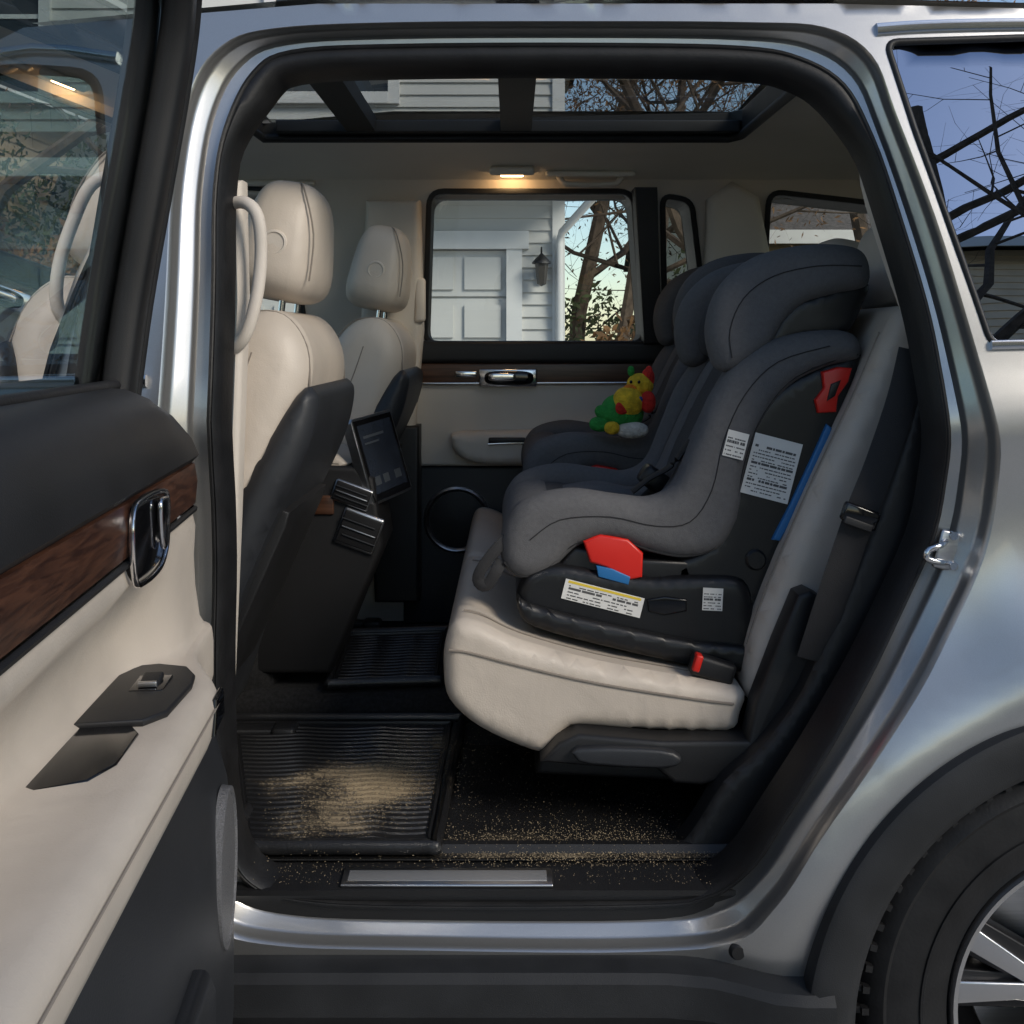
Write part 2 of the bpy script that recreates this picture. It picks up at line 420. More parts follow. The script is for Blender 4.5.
strip('hood',[-1.55,-1.8,-2.4,-2.68,-2.80,-2.80],[1.13,1.08,1.03,.95,.7,.2],PAINT)
strip('tailgate_lower',[1.90,1.95,1.93],[1.12,.9,.25],PAINT,crown=-.03)
strip('rear_glass',[1.74,1.90],[1.58,1.12],GLASSD,crown=-.03)
mk('underbody_light_block',[(-2.7,.08,.20),(1.9,.08,.20),(1.9,WID-.08,.20),(-2.7,WID-.08,.20)],[(0,1,2,3)],BLACKP)  # unseen dark plane added under the car to block light from the ground
V=[];prof=[(.02,.262),(-.018,.256),(-.028,.245),(-.030,.20),(-.012,.175),(-.012,.16),(-.03,.12),(-.01,.03),(.06,.01)]
Fc=[];xs=[-1.62,-1,-.4,0,.15,.22,.28,.32,.36,.40,.44]
for x in xs:
    for y,z in prof: V.append((x,y+flare(x,.25),z))
k=len(prof)
for i in range(len(xs)-1):
    for j in range(k-1): Fc.append((i*k+j,(i+1)*k+j,(i+1)*k+j+1,i*k+j+1))
mk('rocker_cladding',V,Fc,CLAD,ang=30)
mk('rocker_cladding_passenger',[(x,WID-y,z) for x,y,z in V],[f[::-1] for f in Fc],CLAD,ang=30)
for cx,nm in ((WX,'rear'),(FWX,'front')):
    pf=[(.455,.03),(.462,-.058),(.458,-.070),(.448,-.075),(.405,-.070),(.392,-.062),(.385,-.045),(.383,.05)]
    lathe(nm+'_arch_cladding',pf,(cx,0,WZ),CLAD,n=80,a0=-.35,a1=math.pi+.35)
    lathe(nm+'_arch_cladding_passenger',[(r,-y) for r,y in pf],(cx,WID,WZ),CLAD,n=60,a0=-.35,a1=math.pi+.35)
    lathe(nm+'_wheel_well',[(.45,.0),(.45,.42),(.02,.42)],(cx,0,WZ),BLACKP,n=40,a0=-.3,a1=math.pi+.3)
def wheel(cx,y0,sg,nm):
    c=(cx,y0,WZ); e=empty(nm); e.parent=car
    s=lambda P:[(r,sg*y) for r,y in P]
    lathe('tyre',s([(.228,.03),(.236,.012),(.262,.003),(.30,.0),(.325,.004),(.330,.002),(.345,.010),(.358,.022),(.366,.04),(.366,.065),(.360,.067),(.360,.075),(.368,.077),(.370,.118),(.362,.12),(.362,.13),(.370,.132),(.368,.18),(.366,.2),(.35,.23),(.3,.24),(.23,.22)]),c,RUBBER,n=120,par=e,ang=30)
    tb=[]
    for i in range(72):
        t=2*math.pi*i/72; d=Vector((math.cos(t),0,math.sin(t))); tn=Vector((-math.sin(t),0,math.cos(t)))
        o=Vector(c)+d*.349+tn*-.005
        tb.append((o+Vector((0,sg*.012,0)),d*.021,tn*.0095+d*0,Vector((0,sg*.03,0))+tn*.003))
        tb.append((o+Vector((0,sg*.006,0)),d*.010,tn*.0095,Vector((0,sg*.012,0))))
    merge_boxes('tread_blocks',tb,RUBBER,par=e)
    wm=[]
    for i in range(26):
        if i%13>7: continue
        t=2*math.pi*i/26+.1; d=Vector((math.cos(t),0,math.sin(t))); tn=Vector((-math.sin(t),0,math.cos(t)))
        o=Vector(c)+d*.292; wm.append((o+Vector((0,sg*.003,0)),d*.020,tn*.012+d*.002*(i%3-1),Vector((0,-sg*.0045,0))))
        wm.append((o+tn*.018+Vector((0,sg*.003,0)),d*.020,tn*.005,Vector((0,-sg*.0045,0))))
    merge_boxes('sidewall_marks',wm,RUBBER,par=e)
    lathe('sidewall_ring',s([(.272,.003),(.274,-.001),(.278,-.001),(.28,.003)]),c,RUBBER,par=e,n=90)
    lathe('rim_lip',s([(.232,.030),(.232,.012),(.228,.006),(.221,.008),(.217,.02),(.212,.05),(.205,.12),(.20,.2)]),c,RIMS,par=e,n=90)
    lathe('rim_barrel_back',s([(.21,.14),(.1,.15),(.0,.15)]),c,RIMD,par=e,n=60)
    lathe('brake_disc',s([(.0,.11),(.165,.11),(.165,.12)]),c,ALU,par=e,n=60)
    lathe('hub',s([(.0,.012),(.028,.012),(.032,.016),(.034,.03),(.06,.035),(.065,.08)]),c,RIMD,par=e,n=40)
    for q in range(5):
        for dq in (-.17,.17):
            a=2*math.pi*q/5+.35; 
            def mpf(r,w,cc,a=a,dq=dq):
                aa=a+dq*(r/.2)
                return (c[0]+r*math.cos(aa)-w*math.sin(aa),c[1]+sg*cc,c[2]+r*math.sin(aa)+w*math.cos(aa))
            prism('spoke',[(.05,-.016),(.13,-.013),(.218,-.017),(.218,.017),(.13,.013),(.05,.016)],.018,.05,RIMS,mp=mpf,r=.004,sp=0,par=e)
            prism('spoke_web',[(.05,-.024),(.218,-.028),(.218,.028),(.05,.024)],.032,.07,RIMD,mp=mpf,r=.004,sp=0,par=e)
    return e
wheel(WX,.0,1,'rear_wheel'); wheel(FWX,.0,1,'front_wheel'); wheel(WX,WID,-1,'rear_wheel_passenger'); wheel(FWX,WID,-1,'front_wheel_passenger')
x,z=TB(738,952); lathe('rocker_plug',[(0,-.004),(.009,-.004),(.011,-.001),(.013,.003)],(x,Yb(x,z),z),BLACKP,n=24)
ys=Yb(.6,.85)+.035
sx,sz=T(938,550,ys)
rbox('striker_plate',(sx+.012,ys,sz),(.030,.010,.058),ALU,bev=.004,rot=(0,.25,.0))
sweep('striker_loop',[(sx+.012,ys,sz+.014),(sx-.004,ys-.018,sz+.010),(sx-.022,ys-.022,sz+.004),(sx-.024,ys-.022,sz-.008),(sx-.004,ys-.018,sz-.014),(sx+.012,ys,sz-.018)],.0048,.0048,CHROME,n=10)
for dz in (-.022,.022): lathe('striker_bolt',[(0,-.006),(.006,-.006),(.007,0)],(sx+.02,ys-.004,sz+dz),CHROME,n=12)
# ---------------------------------------------------------------- interior shell
def hz(y):
    return float(np.interp(y,[.20,.33,.6,1.2,1.35,1.45,1.53],[1.60,1.645,1.665,1.655,1.62,1.585,1.545]))
hole=[(-.62,.34),(.54,.34),(.565,.38),(.565,1.15),(.54,1.19),(-.62,1.19)]
sheet('headliner',[(-.85,.215),(1.8,.215),(1.8,1.55),(-.85,1.55)],[hole],lambda a,b:(a,b,hz(b)-max(0,a-1.0)*.06),HEADL,step=.05)
V=[(a,b,hz(b)-.002) for a,b in hole]+[(a,b,roofz(a,b)-.004) for a,b in hole]
nn=len(hole)
mk('sunroof_surround',V,[(i,(i+1)%nn,nn+(i+1)%nn,nn+i) for i in range(nn)],BLACKP,smooth=False)
for xc,w in ((-.37,.07),(.01,.075)):
    prism('roof_crossbar',[(xc-w/2,1.662),(xc+w/2,1.662),(xc+w/2,1.70),(xc-w/2,1.70)],.34,1.19,BLACKM,r=.004,sp=0)
sweep('sunroof_edge_trim',[(a,b,hz(b)-.002) for a,b in hole],.010,.012,BLACKP,closed=True,sp=0,up=(0,0,1),n=8)
prism('sunroof_blind_cassette',[(-.58,1.66),(.56,1.66),(.56,1.69),(-.58,1.69)],1.145,1.186,BLACKP,r=.004,sp=0)
def Yf(z): return 1.55-(.24*max(0,z-1.15))
inn=[(-1.5,.34),(1.85,.34),(1.85,1.60),(-.8,1.60),(-1.1,1.44),(-1.5,1.15)]
sheet('passenger_side_trim',inn,[fwin,rwin,rq,fq],lambda a,b:(a,Yf(b),b),LEATHER2,step=.06)
for h in (rwin,rq,fq,fwin):
    P=h; nn=len(P)
    V=[(p.x,Yf(p.y),p.y) for p in P]+[(p.x,WID-Yb(p.x,p.y)-.012,p.y) for p in P]
    mk('window_reveal',V,[(i,(i+1)%nn,nn+(i+1)%nn,nn+i) for i in range(nn)],BLACKP,smooth=False)
    sweep('window_frame_trim',[(p.x,Yf(p.y)-.003,p.y) for p in P],.008,.005,BLACKP,closed=True,sp=0,n=8,e=.7)
prism('window_division_bar',[(.362,1.14),(.41,1.14),(.385,1.555),(.325,1.555)],1.44,1.53,BLACKP,r=.004,sp=0,warp=lambda x,y,z:(x,y+ (Yf(z)-1.53),z))
mk('cabin_floor',[(-1.5,.10,.36),(1.85,.10,.36),(1.85,1.56,.36),(-1.5,1.56,.36)],[(0,1,2,3)],CARPET)
rbox('floor_tunnel',(-.25,.86,.38),(1.5,.30,.08),CARPET,bev=.035)
rbox('front_floor_tunnel',(-.95,.86,.48),(.9,.24,.22),CARPET,bev=.05)
mk('near_quarter_inner_trim',[(.82,.16,.36),(1.85,.16,.36),(1.85,.16,1.12),(.82,.16,1.12)],[(0,1,2,3)],LEATHER2)
prism('cargo_floor',[(.6,.36),(1.85,.36),(1.85,.62),(.75,.62)],.2,1.5,CARPET,r=.01,sp=0)
dx0,dx1=-.272,.75
prism('far_door_shoulder',[(dx0,1.148),(dx1,1.148),(dx1,1.085),(dx0,1.085)],1.485,1.56,BLACKP,r=.015,sp=0)
prism('far_door_wood',[(dx0,1.086),(dx1,1.086),(dx1,1.034),(dx0,1.030)],1.493,1.56,WOOD,r=.005,sp=0)
sweep('far_door_chrome_line',[(dx0,1.490,1.030),(0,1.490,1.031),(dx1,1.490,1.034)],.0035,.0035,CHROME,n=8)
prism('far_door_beige_panel',[(dx0,1.028),(dx1,1.032),(dx1,.80),(dx0,.80)],1.50,1.56,LEATHER2,r=.012,sp=0)
prism('far_door_lower',[(dx0-.03,.80),(dx1,.80),(dx1,.36),(dx0-.03,.36)],1.51,1.56,GREYP,r=.01,sp=0)
prism('far_door_armrest',[T(452,440,1.46),T(460,432,1.46),T(540,430,1.46),T(640,425,1.46),T(640,458,1.46),T(520,464,1.46),T(475,462,1.46),T(456,452,1.46)],1.43,1.52,LEATHER2,r=.02,sp=3)
rbox('far_door_switch',(T(507,440,1.43)[0],1.432,T(507,440,1.43)[1]),(.10,.03,.014),BLACKP,bev=.004)
sweep('far_door_pull_trim',[T3(488,444,1.425),T3(512,443,1.425),T3(528,443,1.425)],.004,.004,CHROME,n=8)
rbox('far_door_handle_bezel',T3(508,378,1.487),(.16,.01,.050),CHROME,bev=.004)
sell('far_door_handle_cup',T3(509,378,1.482),(.135,.02,.040),BLKGLOSS,e=.6)
sell('far_door_handle_lever',T3(502,377,1.470),(.075,.012,.022),CHROME,e=.5)
rbox('far_door_lock',T3(466,374,1.487),(.06,.01,.018),CHROME,bev=.004)
sx,sz=T(457,520,1.50)
lathe('far_speaker_ring',[(.094,.01),(.092,-.006),(.086,-.010),(.080,-.006),(.078,.0)],(sx,1.507,sz),ALU,n=48)
lathe('far_speaker_grille',[(.079,-.001),(.05,-.006),(0,-.008)],(sx,1.507,sz),RUBBER,n=48)
prism('far_b_pillar',[T(378,600,1.46),T(372,420,1.46),T(362,330,1.46),T(366,200,1.40),T(420,200,1.40),T(424,330,1.46),T(416,420,1.46),T(416,600,1.46)],1.42,1.5,LEATHER2,r=.02,sp=0,warp=lambda x,y,z:(x,y-.1*max(0,z-1.15),z))
prism('far_b_pillar_lower',[T(376,600,1.44),T(370,425,1.44),T(420,425,1.44),T(420,600,1.44)],1.405,1.5,BLACKP,r=.01,sp=0)
rbox('far_belt_anchor',T3(420,300,1.42),(.03,.03,.12),LEATHER2,bev=.01)
def hp(u,v):
    for y in np.arange(.4,1.53,.005):
        if 340-F*(hz(y)-ZC)/(y+D0)>=v: return ((u-512)*(y+D0)/F,float(y),hz(y))
lx,ly,lz=hp(512,169)
rbox('dome_lamp_bezel',(lx,ly,lz-.001),(.12,.08,.022),HEADL,bev=.008,rot=(.28,0,0))
rbox('dome_lamp_lens',(lx,ly,lz-.011),(.062,.045,.014),emat('lamp_glow',(1,.62,.28),22),bev=.005,rot=(.28,0,0))
def grab(u,v,w):
    x,y,z=hp(u,v)
    rbox('grab_handle_recess',(x,y+.01,z-.0),(w+.07,.07,.014),HEADL,bev=.006,rot=(.3,0,0))
    sweep('grab_handle',[(x-w/2,y,z-.004),(x-w/2+.012,y-.014,z-.03),(x-w/4,y-.016,z-.036),(x+w/4,y-.016,z-.036),(x+w/2-.012,y-.014,z-.03),(x+w/2,y,z-.004)],.010,.008,LEATHER2,up=(0,0,1),n=10)
grab(590,172,.17); grab(272,181,.17)
prism('far_c_pillar_pad',[T(706,200,1.44),T(757,198,1.44),T(770,330,1.44),T(716,330,1.44)],1.40,1.47,LEATHER2,r=.02,sp=2)
tw=lambda x,y,z:(x,y+.22*max(0,z-1.1),z)
prism('near_b_pillar_trim',[T(214,175,.12),T(234,175,.12),T(240,300,.1),T(236,520,.1),T(226,760,.1),T(208,760,.1)],.10,.15,LEATHER2,r=.010,sp=0,warp=tw)
sweep('b_pillar_grab_handle',[T3(228,204,.15),T3(246,203,.13),T3(258,218,.12),T3(261,255,.12),T3(256,300,.11),T3(244,338,.11),T3(226,354,.13)],.010,.009,LEATHER2,n=12)
prism('dashboard',[(-1.05,1.02),(-1.1,1.06),(-1.45,1.06),(-1.5,.5),(-1.2,.5),(-1.08,.8)],.16,1.55,BLACKP,r=.03,sp=2)
cx=Vector((-.93,.43,1.0)); sweep('steering_wheel',[cx+Vector((-.06*math.sin(t),.185*math.cos(t),.175*math.sin(t))) for t in [i*math.pi/8 for i in range(16)]],.014,.014,BLACKP,up=(1,0,0),closed=True,n=8,sp=2)
rbox('steering_hub',(-.95,.43,1.0),(.05,.14,.12),BLACKP,bev=.02)
for yy,sg in ((-.12,1),(WID+.12,-1)):
    sell('side_mirror',(-1.50,yy,1.18),(.14,.22,.15),BLKGLOSS,e=.6)
    rbox('side_mirror_arm',(-1.47,yy+sg*.1,1.12),(.07,.12,.04),BLACKP,bev=.01)
rbox('rear_view_mirror',(-1.0,.88,1.47),(.03,.22,.06),BLACKP,bev=.01)
prism('center_console',[(-.29,.86),(-.33,.885),(-.9,.90),(-1.1,.95),(-1.1,.45),(-.38,.45),(-.32,.60),(-.27,.72)],.745,.955,BLACKM,r=.012,sp=0)
prism('console_armrest',[(-.34,.89),(-.38,.915),(-.70,.92),(-.72,.88),(-.36,.875)],.755,.945,LEATHER,r=.015,sp=0)
for (u0,u1,v0,v1) in ((332,372,484,506),(338,380,512,550)):
    a=T(u0,v0,.74); b=T(u1,v1,.74); cxx=(a[0]+b[0])/2; czz=(a[1]+b[1])/2; ww=b[0]-a[0]; hh=a[1]-b[1]
    rbox('console_vent_frame',(cxx,.742,czz),(ww,.012,hh),ALU,bev=.005,rot=(0,.35,0))
    rbox('console_vent_core',(cxx,.7385,czz),(ww*.92,.012,hh*.86),BLACKM,bev=.003,rot=(0,.35,0))
    for k2 in range(3): rbox('console_vent_slat',(cxx,.732,czz+(k2-1)*hh*.22),(ww*.84,.006,.0025),ALU if k2==1 else GREYP,bev=.0008,rot=(0,.35,0))
rbox('console_wood',T3(322,505,.742),(.05,.008,.04),WOOD,bev=.003)
# ---------------------------------------------------------------- front seats
def front_seat(yc,nm,ox,oz):
    e=empty(nm); e.parent=car; e.location=(ox,0,oz)
    def wp(x,y,z):
        k=1-.20*max(0,min(1,(z-.85)/.35))**1.5
        bul=.018*math.cos(min(1,abs(y-yc)/.25)*math.pi/2)
        return (x+bul*(1 if x>-.5 else .3),yc+(y-yc)*k,z)
    prism('backrest',[(-.315,1.10),(-.322,1.17),(-.36,1.215),(-.42,1.215),(-.47,1.17),(-.53,1.05),(-.63,.82),(-.70,.60),(-.64,.53),(-.53,.57),(-.44,.77),(-.35,.98)],yc-.255,yc+.255,LEATHER,r=.055,seg=6,sp=4,par=e,warp=wp)
    prism('back_shell',[(-.297,1.05),(-.300,1.085),(-.33,1.08),(-.42,.93),(-.53,.72),(-.63,.55),(-.64,.45),(-.53,.45),(-.475,.60),(-.39,.82),(-.32,.97)],yc-.262,yc+.262,GREYP,r=.035,seg=6,sp=4,par=e,warp=wp)
    prism('back_pocket',[(-.352,.86),(-.345,.885),(-.36,.89),(-.50,.58),(-.485,.56)],yc-.18,yc+.18,BLACKP,r=.004,sp=0,par=e)
    for dy in (-.215,.215):
        pp=[wp(x,yc+dy,z) for x,z in [(-.318,1.09),(-.325,1.16),(-.36,1.208),(-.42,1.212),(-.47,1.17),(-.53,1.05)]]
        sweep('seam',[(a+(.004 if i<2 else 0),b,c+(.003 if i>=2 else 0)) for i,(a,b,c) in enumerate(pp)],.0016,.0016,SEAM,n=6,par=e)
    sweep('bolster_seam',[wp(x,yc-.2545,z) for x,z in [(-.40,1.15),(-.43,1.06),(-.49,.92),(-.56,.78),(-.62,.65)]],.0016,.0016,SEAM,n=6,par=e)
    sell('headrest',(-.380,yc,1.345),(.14,.275,.215),LEATHER,e=.55,rot=(0,.16,0),par=e,warp=lambda q:Vector((q.x*(1-.18*(q.z/.1)),q.y*(1-.12*(q.z/.1)),q.z)))
    lathe('headrest_button',[(0,-.002),(.016,-.002),(.018,-.004),(.021,-.003),(.023,.004)],(-.38,yc-.137,1.335),LEATHER2,par=e,n=24)
    sweep('headrest_seam',[(-.323,yc-.125,1.27),(-.316,yc-.122,1.35),(-.335,yc-.105,1.43),(-.36,yc,1.449),(-.335,yc+.105,1.43)],.0016,.0016,SEAM,n=6,par=e,sp=4)
    for dy in (-.07,.07): sweep('headrest_post',[(-.385,yc+dy,1.19),(-.375,yc+dy,1.28)],.006,.006,CHROME,n=10,par=e,sp=0)
    for dy in (-.07,.07): rbox('post_guide',(-.388,yc+dy,1.214),(.03,.03,.012),BLACKP,bev=.004,par=e)
    prism('seat_cushion',[(-.62,.62),(-.70,.66),(-1.0,.69),(-1.13,.68),(-1.15,.60),(-1.05,.53),(-.62,.53)],yc-.26,yc+.26,LEATHER,r=.04,sp=3,par=e)
    rbox('seat_base',(-.84,yc,.46),(.55,.44,.14),BLACKP,bev=.03,par=e)
    for dy in (-.2,.2):
        rbox('seat_rail',(-.78,yc+dy,.385),(.75,.04,.03),BLACKP,bev=.004,par=e)
        rbox('rail_end_cap',(-.43,yc+dy,.385),(.05,.055,.04),BLACKP,bev=.01,par=e)
front_seat(.43,'driver_seat',-.022,-.02); front_seat(1.25,'passenger_seat',.050,-.015)
# ---------------------------------------------------------------- rear bench
CUR[0]=empty('rear_bench_seat'); CUR[0].parent=car
cu=TL([(456,622),(445,642),(443,672),(449,702),(480,730),(532,753),(548,751),(562,736),(580,728),(650,733),(728,734),(742,715),(744,692),(700,682),(600,664),(520,642),(480,624)],.22)
prism('cushion',cu,.215,.785,LEATHER,r=.026,seg=6,sp=4)
prism('cushion_far',cu,.795,1.48,LEATHER,r=.026,seg=6,sp=4)
seam=[T3(u,v,.2135) for u,v in [(449,650),(470,653),(520,666),(600,684),(700,700),(734,704)]]
sweep('cushion_piping',seam,.0022,.0022,SEAM,n=6)
def off_line(uv,y,dz): return [(T(u,v,.22)[0],y,T(u,v,.22)[1]+dz) for u,v in uv]
top=[(462,618),(480,622),(520,641),(600,663),(700,681),(740,690)]
sweep('cushion_top_seam',off_line(top,.275,.0003),.0016,.0016,SEAM,n=6)
sweep('cushion_top_seam_b',off_line(top,.70,.0003),.0016,.0016,SEAM,n=6)
prism('bench_side_valance',TL([(540,757),(558,738),(578,729),(660,736),(745,736),(752,700),(775,640),(795,592),(806,588),(818,594),(812,650),(795,700),(772,740),(745,768),(700,780),(672,778),(655,764),(600,762)],.2),.175,.235,BLACKP,r=.008,sp=0)
prism('bench_lever',TL([(577,744),(640,744),(672,748),(680,758),(660,764),(590,760),(575,754)],.18),.158,.19,GREYP,r=.006,sp=2)
prism('bench_frame',[(T(545,750,.22)[0],.50),(.45,.50),(.45,.40),(0.04,.42)],.28,1.45,BLACKP,r=.01,sp=0)
bk=TL([(748,700),(750,655),(772,590),(815,490),(860,395),(888,330),(902,308),(925,306),(940,325),(935,360),(880,500),(840,620),(815,700),(780,715)],.24)
prism('backrest',bk,.235,.785,LEATHER,r=.03,seg=6,sp=3)
prism('backrest_far',bk,.795,1.48,LEATHER,r=.03,seg=6,sp=3)
bs_=[(T(u,v,.24)[0]-.001,.275,T(u,v,.24)[1]) for u,v in [(752,650),(772,590),(815,490),(860,395),(887,332)]]
sweep('backrest_seam',bs_,.0016,.0016,SEAM,n=6)
prism('backrest_shell',[(a+.035,b) for a,b in bk],.26,1.46,BLACKP,r=.03,sp=3)
for yc in (.50,.88,1.28):
    sell('headrest',(.715,yc,1.285),(.11,.24,.17),LEATHER,e=.55,rot=(0,.2,0))
    for dy in (-.05,.05): sweep('headrest_post',[(.70,yc+dy,1.17),(.71,yc+dy,1.23)],.005,.005,CHROME,n=8,sp=0)
for yc in (.45,1.3):
    sell('third_row_headrest',(1.12,yc,1.22),(.10,.23,.16),LEATHER,e=.55)
    prism('third_row_back',[(1.05,.7),(1.16,1.14),(1.26,1.16),(1.22,.7)],yc-.22,yc+.22,LEATHER,r=.03,sp=3)
rbox('belt_buckle',T3(712,668,.25),(.075,.03,.035),BLACKP,bev=.008,rot=(0,.3,0))
rbox('belt_buckle_button',T3(697,662,.238),(.012,.024,.028),RED,bev=.003,rot=(0,.3,0))
CUR[0]=car
prism('quarter_trim',TL([(925,335),(950,400),(950,470),(935,545),(890,645),(845,735),(795,815),(750,870),(690,890),(640,890),(690,830),(722,780),(760,745),(800,690),(830,620),(870,520),(905,420),(915,360)],.15),.13,.20,BLACKP,r=.012,sp=3)
prism('upper_quarter_trim',TL([(868,170),(900,250),(935,330),(930,360),(910,330),(884,260),(862,185)],.20),.16,.22,LEATHER2,r=.012,sp=3)
def ribbon(name,pts,w,mat,t=.0015,par=None):
    return sweep(name,pts,w/2,t,mat,up=(0,1,0),n=8,sp=5,par=par,e=.5)
ribbon('seat_belt',[T3(914,350,.13),T3(902,400,.13),T3(880,465,.125),T3(862,510,.12),T3(848,550,.125),T3(828,610,.13),T3(812,660,.14)],.048,WEB)
rbox('belt_tongue',T3(860,516,.112),(.058,.014,.030),BLKGLOSS,bev=.005,rot=(0,.35,0))
rbox('belt_tongue_plate',T3(858,524,.108),(.045,.008,.012),BLACKP,bev=.002,rot=(0,.35,0))
V=[];Fc=[];prof=[(.055,.29),(.048,.322),(.036,.338),(.036,.346),(.095,.351),(.115,.357),(.128,.372),(.142,.372),(.15,.35)]
xs=[T(232,870,.05)[0],T(752,870,.05)[0]]
for x in xs:
    for y,z in prof: V.append((x,y,z))
k=len(prof)
for j in range(k-1): Fc.append((j,k+j,k+j+1,j+1))
mk('door_sill',V,Fc,BLACKP,ang=25)
x0=T(342,879,.06)[0]; x1=T(553,879,.06)[0]
rbox('scuff_plate',((x0+x1)/2,.064,.3515),(x1-x0,.046,.005),ALU,bev=.0022,rot=(.10,0,0))
rbox('scuff_plate_inlay',((x0+x1)/2,.064,.3545),((x1-x0)*.94,.026,.001),M('scuff_satin',(.42,.42,.42),.5,.7,var=.10,vs=40,stretch=(.1,1,1)),bev=.0004,rot=(.10,0,0))
# ---------------------------------------------------------------- open rear door
CUR[0]=empty('open_rear_door'); CUR[0].parent=car
HX,HY=-.44,-.02; ex,ey=.1,-.995; nx,ny=.995,.1
def DM(s,z,c): return (HX+s*ex+c*nx,HY+s*ey+c*ny,z)
def sst(a,b,x): t=max(0,min(1,(x-a)/(b-a))); return t*t*(3-2*t)
S=[.03,.035,.04,.05,.06,.07,.08,.11,.14,.17,.20,.23,.26,.29,.32,.36,.40,.45,.5,.56,.62,.7,.78,.86,.94,1.0]
def dloft(name,pf,mat,S=S,ang=45):
    V=[];Fc=[]
    k=None
    for s in S:
        pr=pf(s); k=len(pr)
        for z,c in pr: V.append(DM(s,z,c))
    for i in range(len(S)-1):
        for j in range(k-1): Fc.append((i*k+j,(i+1)*k+j,(i+1)*k+j+1,i*k+j+1))
    return fixn(mk(name,V,Fc,mat,ang=ang))
edge=lambda s:.03*(1-sst(.02,.075,s))**1.5
def shoulder(s):
    q=(1-sst(.04,.22,s)); e=edge(s)
    P=[(1.085,-.095),(1.092,-.080),(1.090,-.055),(1.078,-.028),(1.055,-.006),(1.02,.009),(.995,.011),(.984,.0)]
    return [(z-.012*q*max(0,(z-1.0)/.09),c-e-.030*q*max(0,(z-.995)/.09)) for z,c in P]
dloft('door_shoulder_pad',shoulder,BLACKP)
dloft('door_wood_trim',lambda s:[(.986,-.002-edge(s)),(.984,.005-edge(s)),(.96,.009-edge(s)),(.930,.006-edge(s)),(.924,-.002-edge(s))],WOODD)
dloft('door_wood_lower_line',lambda s:[(.926,.004-edge(s)),(.924,.009-edge(s)),(.920,.008-edge(s)),(.918,.0-edge(s))],BLACKP)
def beige(s):
    k=sst(.18,.34,s); e=edge(s); rise=.035*max(0,s-.3); a=.765+rise
    rec=.055*k
    return [(.918,.002-e),(.90,.006-e),(.86,.004-.6*rec-e),(.82,.006-rec-e),(a+.012,.012-rec-e),(a+.002,.018-.85*rec-e),(a,.02+.01*k-e),(a,.025+.030*k-e),(a-.004,.028+.040*k-e),(a-.011,.029+.046*k-e),(a-.022,.03+.048*k-e),(a-.05,.03+.046*k-e),(a-.066,.03+.040*k-e),(a-.075,.028+.026*k-e)]
dloft('door_beige_trim',beige,LEATHER,ang=60)
def lower(s):
    k=sst(.18,.34,s); e=edge(s); a=.765+.035*max(0,s-.3)-.073
    return [(a,.024+.025*k-e),(a-.01,.026-e),(a-.08,.034-e),(.56,.048-e),(.50,.054-e),(.40,.057-e),(.25,.057-e),(.12,.048-e),(.05,.02-e),(.04,-.06-e)]
dloft('door_lower_panel',lower,GREYP,ang=50)
sweep('armrest_stitch',[DM(s,beige(s)[10][0],beige(s)[10][1]+.0012) for s in S[13:]],.0013,.0013,SEAM,up=(0,0,1),n=6)
dloft('door_outer_skin',lambda s:[(1.08,-.115),(1.02,-.145),(.8,-.135),(.5,-.13),(.25,-.125),(.08,-.09)],PAINT)
dloft('door_outer_cladding',lambda s:[(.27,-.130),(.25,-.150),(.12,-.145),(.04,-.10),(.03,-.05)],CLAD)
pe=[DM(.03,z,c) for z,c in [(1.065,-.115),(1.03,-.045),(.95,-.028),(.8,-.02),(.6,.00),(.45,.022),(.12,.015),(.04,-.09),(.1,-.09),(.5,-.13),(.8,-.135),(1.02,-.145)]]
mk('door_hinge_face',pe,[tuple(range(len(pe)))],PAINT,smooth=False)
pe=[DM(1.0,z,c) for z,c in [(1.085,-.09),(1.05,.004),(.95,.0),(.8,.02),(.6,.04),(.45,.052),(.12,.045),(.04,-.09),(.1,-.09),(.5,-.13),(.8,-.135),(1.02,-.145)]]
mk('door_latch_face',pe,[tuple(range(len(pe)))],PAINT,smooth=False)
sweep('door_seal',[DM(.035,1.03,-.075),DM(.035,.9,-.045),DM(.035,.6,-.02),DM(.04,.3,.01),DM(.08,.10,.01),DM(.4,.07,.01),DM(.95,.07,.01)],.008,.008,RUBBER,n=8)
def top_at(s): return .765+.035*max(0,s-.3)
prism('switch_pod',[(.28,-.036),(.27,.0),(.285,.035),(.32,.050),(.36,.054),(.46,.048),(.49,.03),(.495,-.035)],0,.008,BLACKP,mp=lambda a,b,c:DM(a,top_at(a)+c-.001,b),r=.003,sp=0)
rbox('window_switch_well',DM(.36,top_at(.36)+.0075,.010),(.036,.055,.003),BLKGLOSS,bev=.001,rot=(0,0,.1))
rbox('window_switch',DM(.36,top_at(.36)+.010,.010),(.022,.034,.008),BLACKP,bev=.003,rot=(.2,0,.1))
rbox('window_switch_edge',DM(.378,top_at(.378)+.012,.010),(.020,.005,.006),ALU,bev=.001,rot=(0,0,.1))
prism('pull_pocket',[(.490,-.036),(.490,.020),(.515,.032),(.60,.032),(.64,.018),(.66,-.02),(.65,-.036)],0,.005,BLKGLOSS,mp=lambda a,b,c:DM(a,top_at(a)+c-.003,b),r=.002,sp=0)
prism('pod_side',[(.30,-.045),(.31,-.012),(.36,-.012),(.37,-.05)],0,.006,BLKGLOSS,mp=lambda a,b,c:DM(a,top_at(a)+b,.074+c),r=.002,sp=0)
def dring(pts,c,a,b,mat,nm): return sweep(nm,[DM(s,z,c) for s,z in pts],a,b,mat,up=(nx,ny,0),closed=True,n=8,sp=5,e=.7)
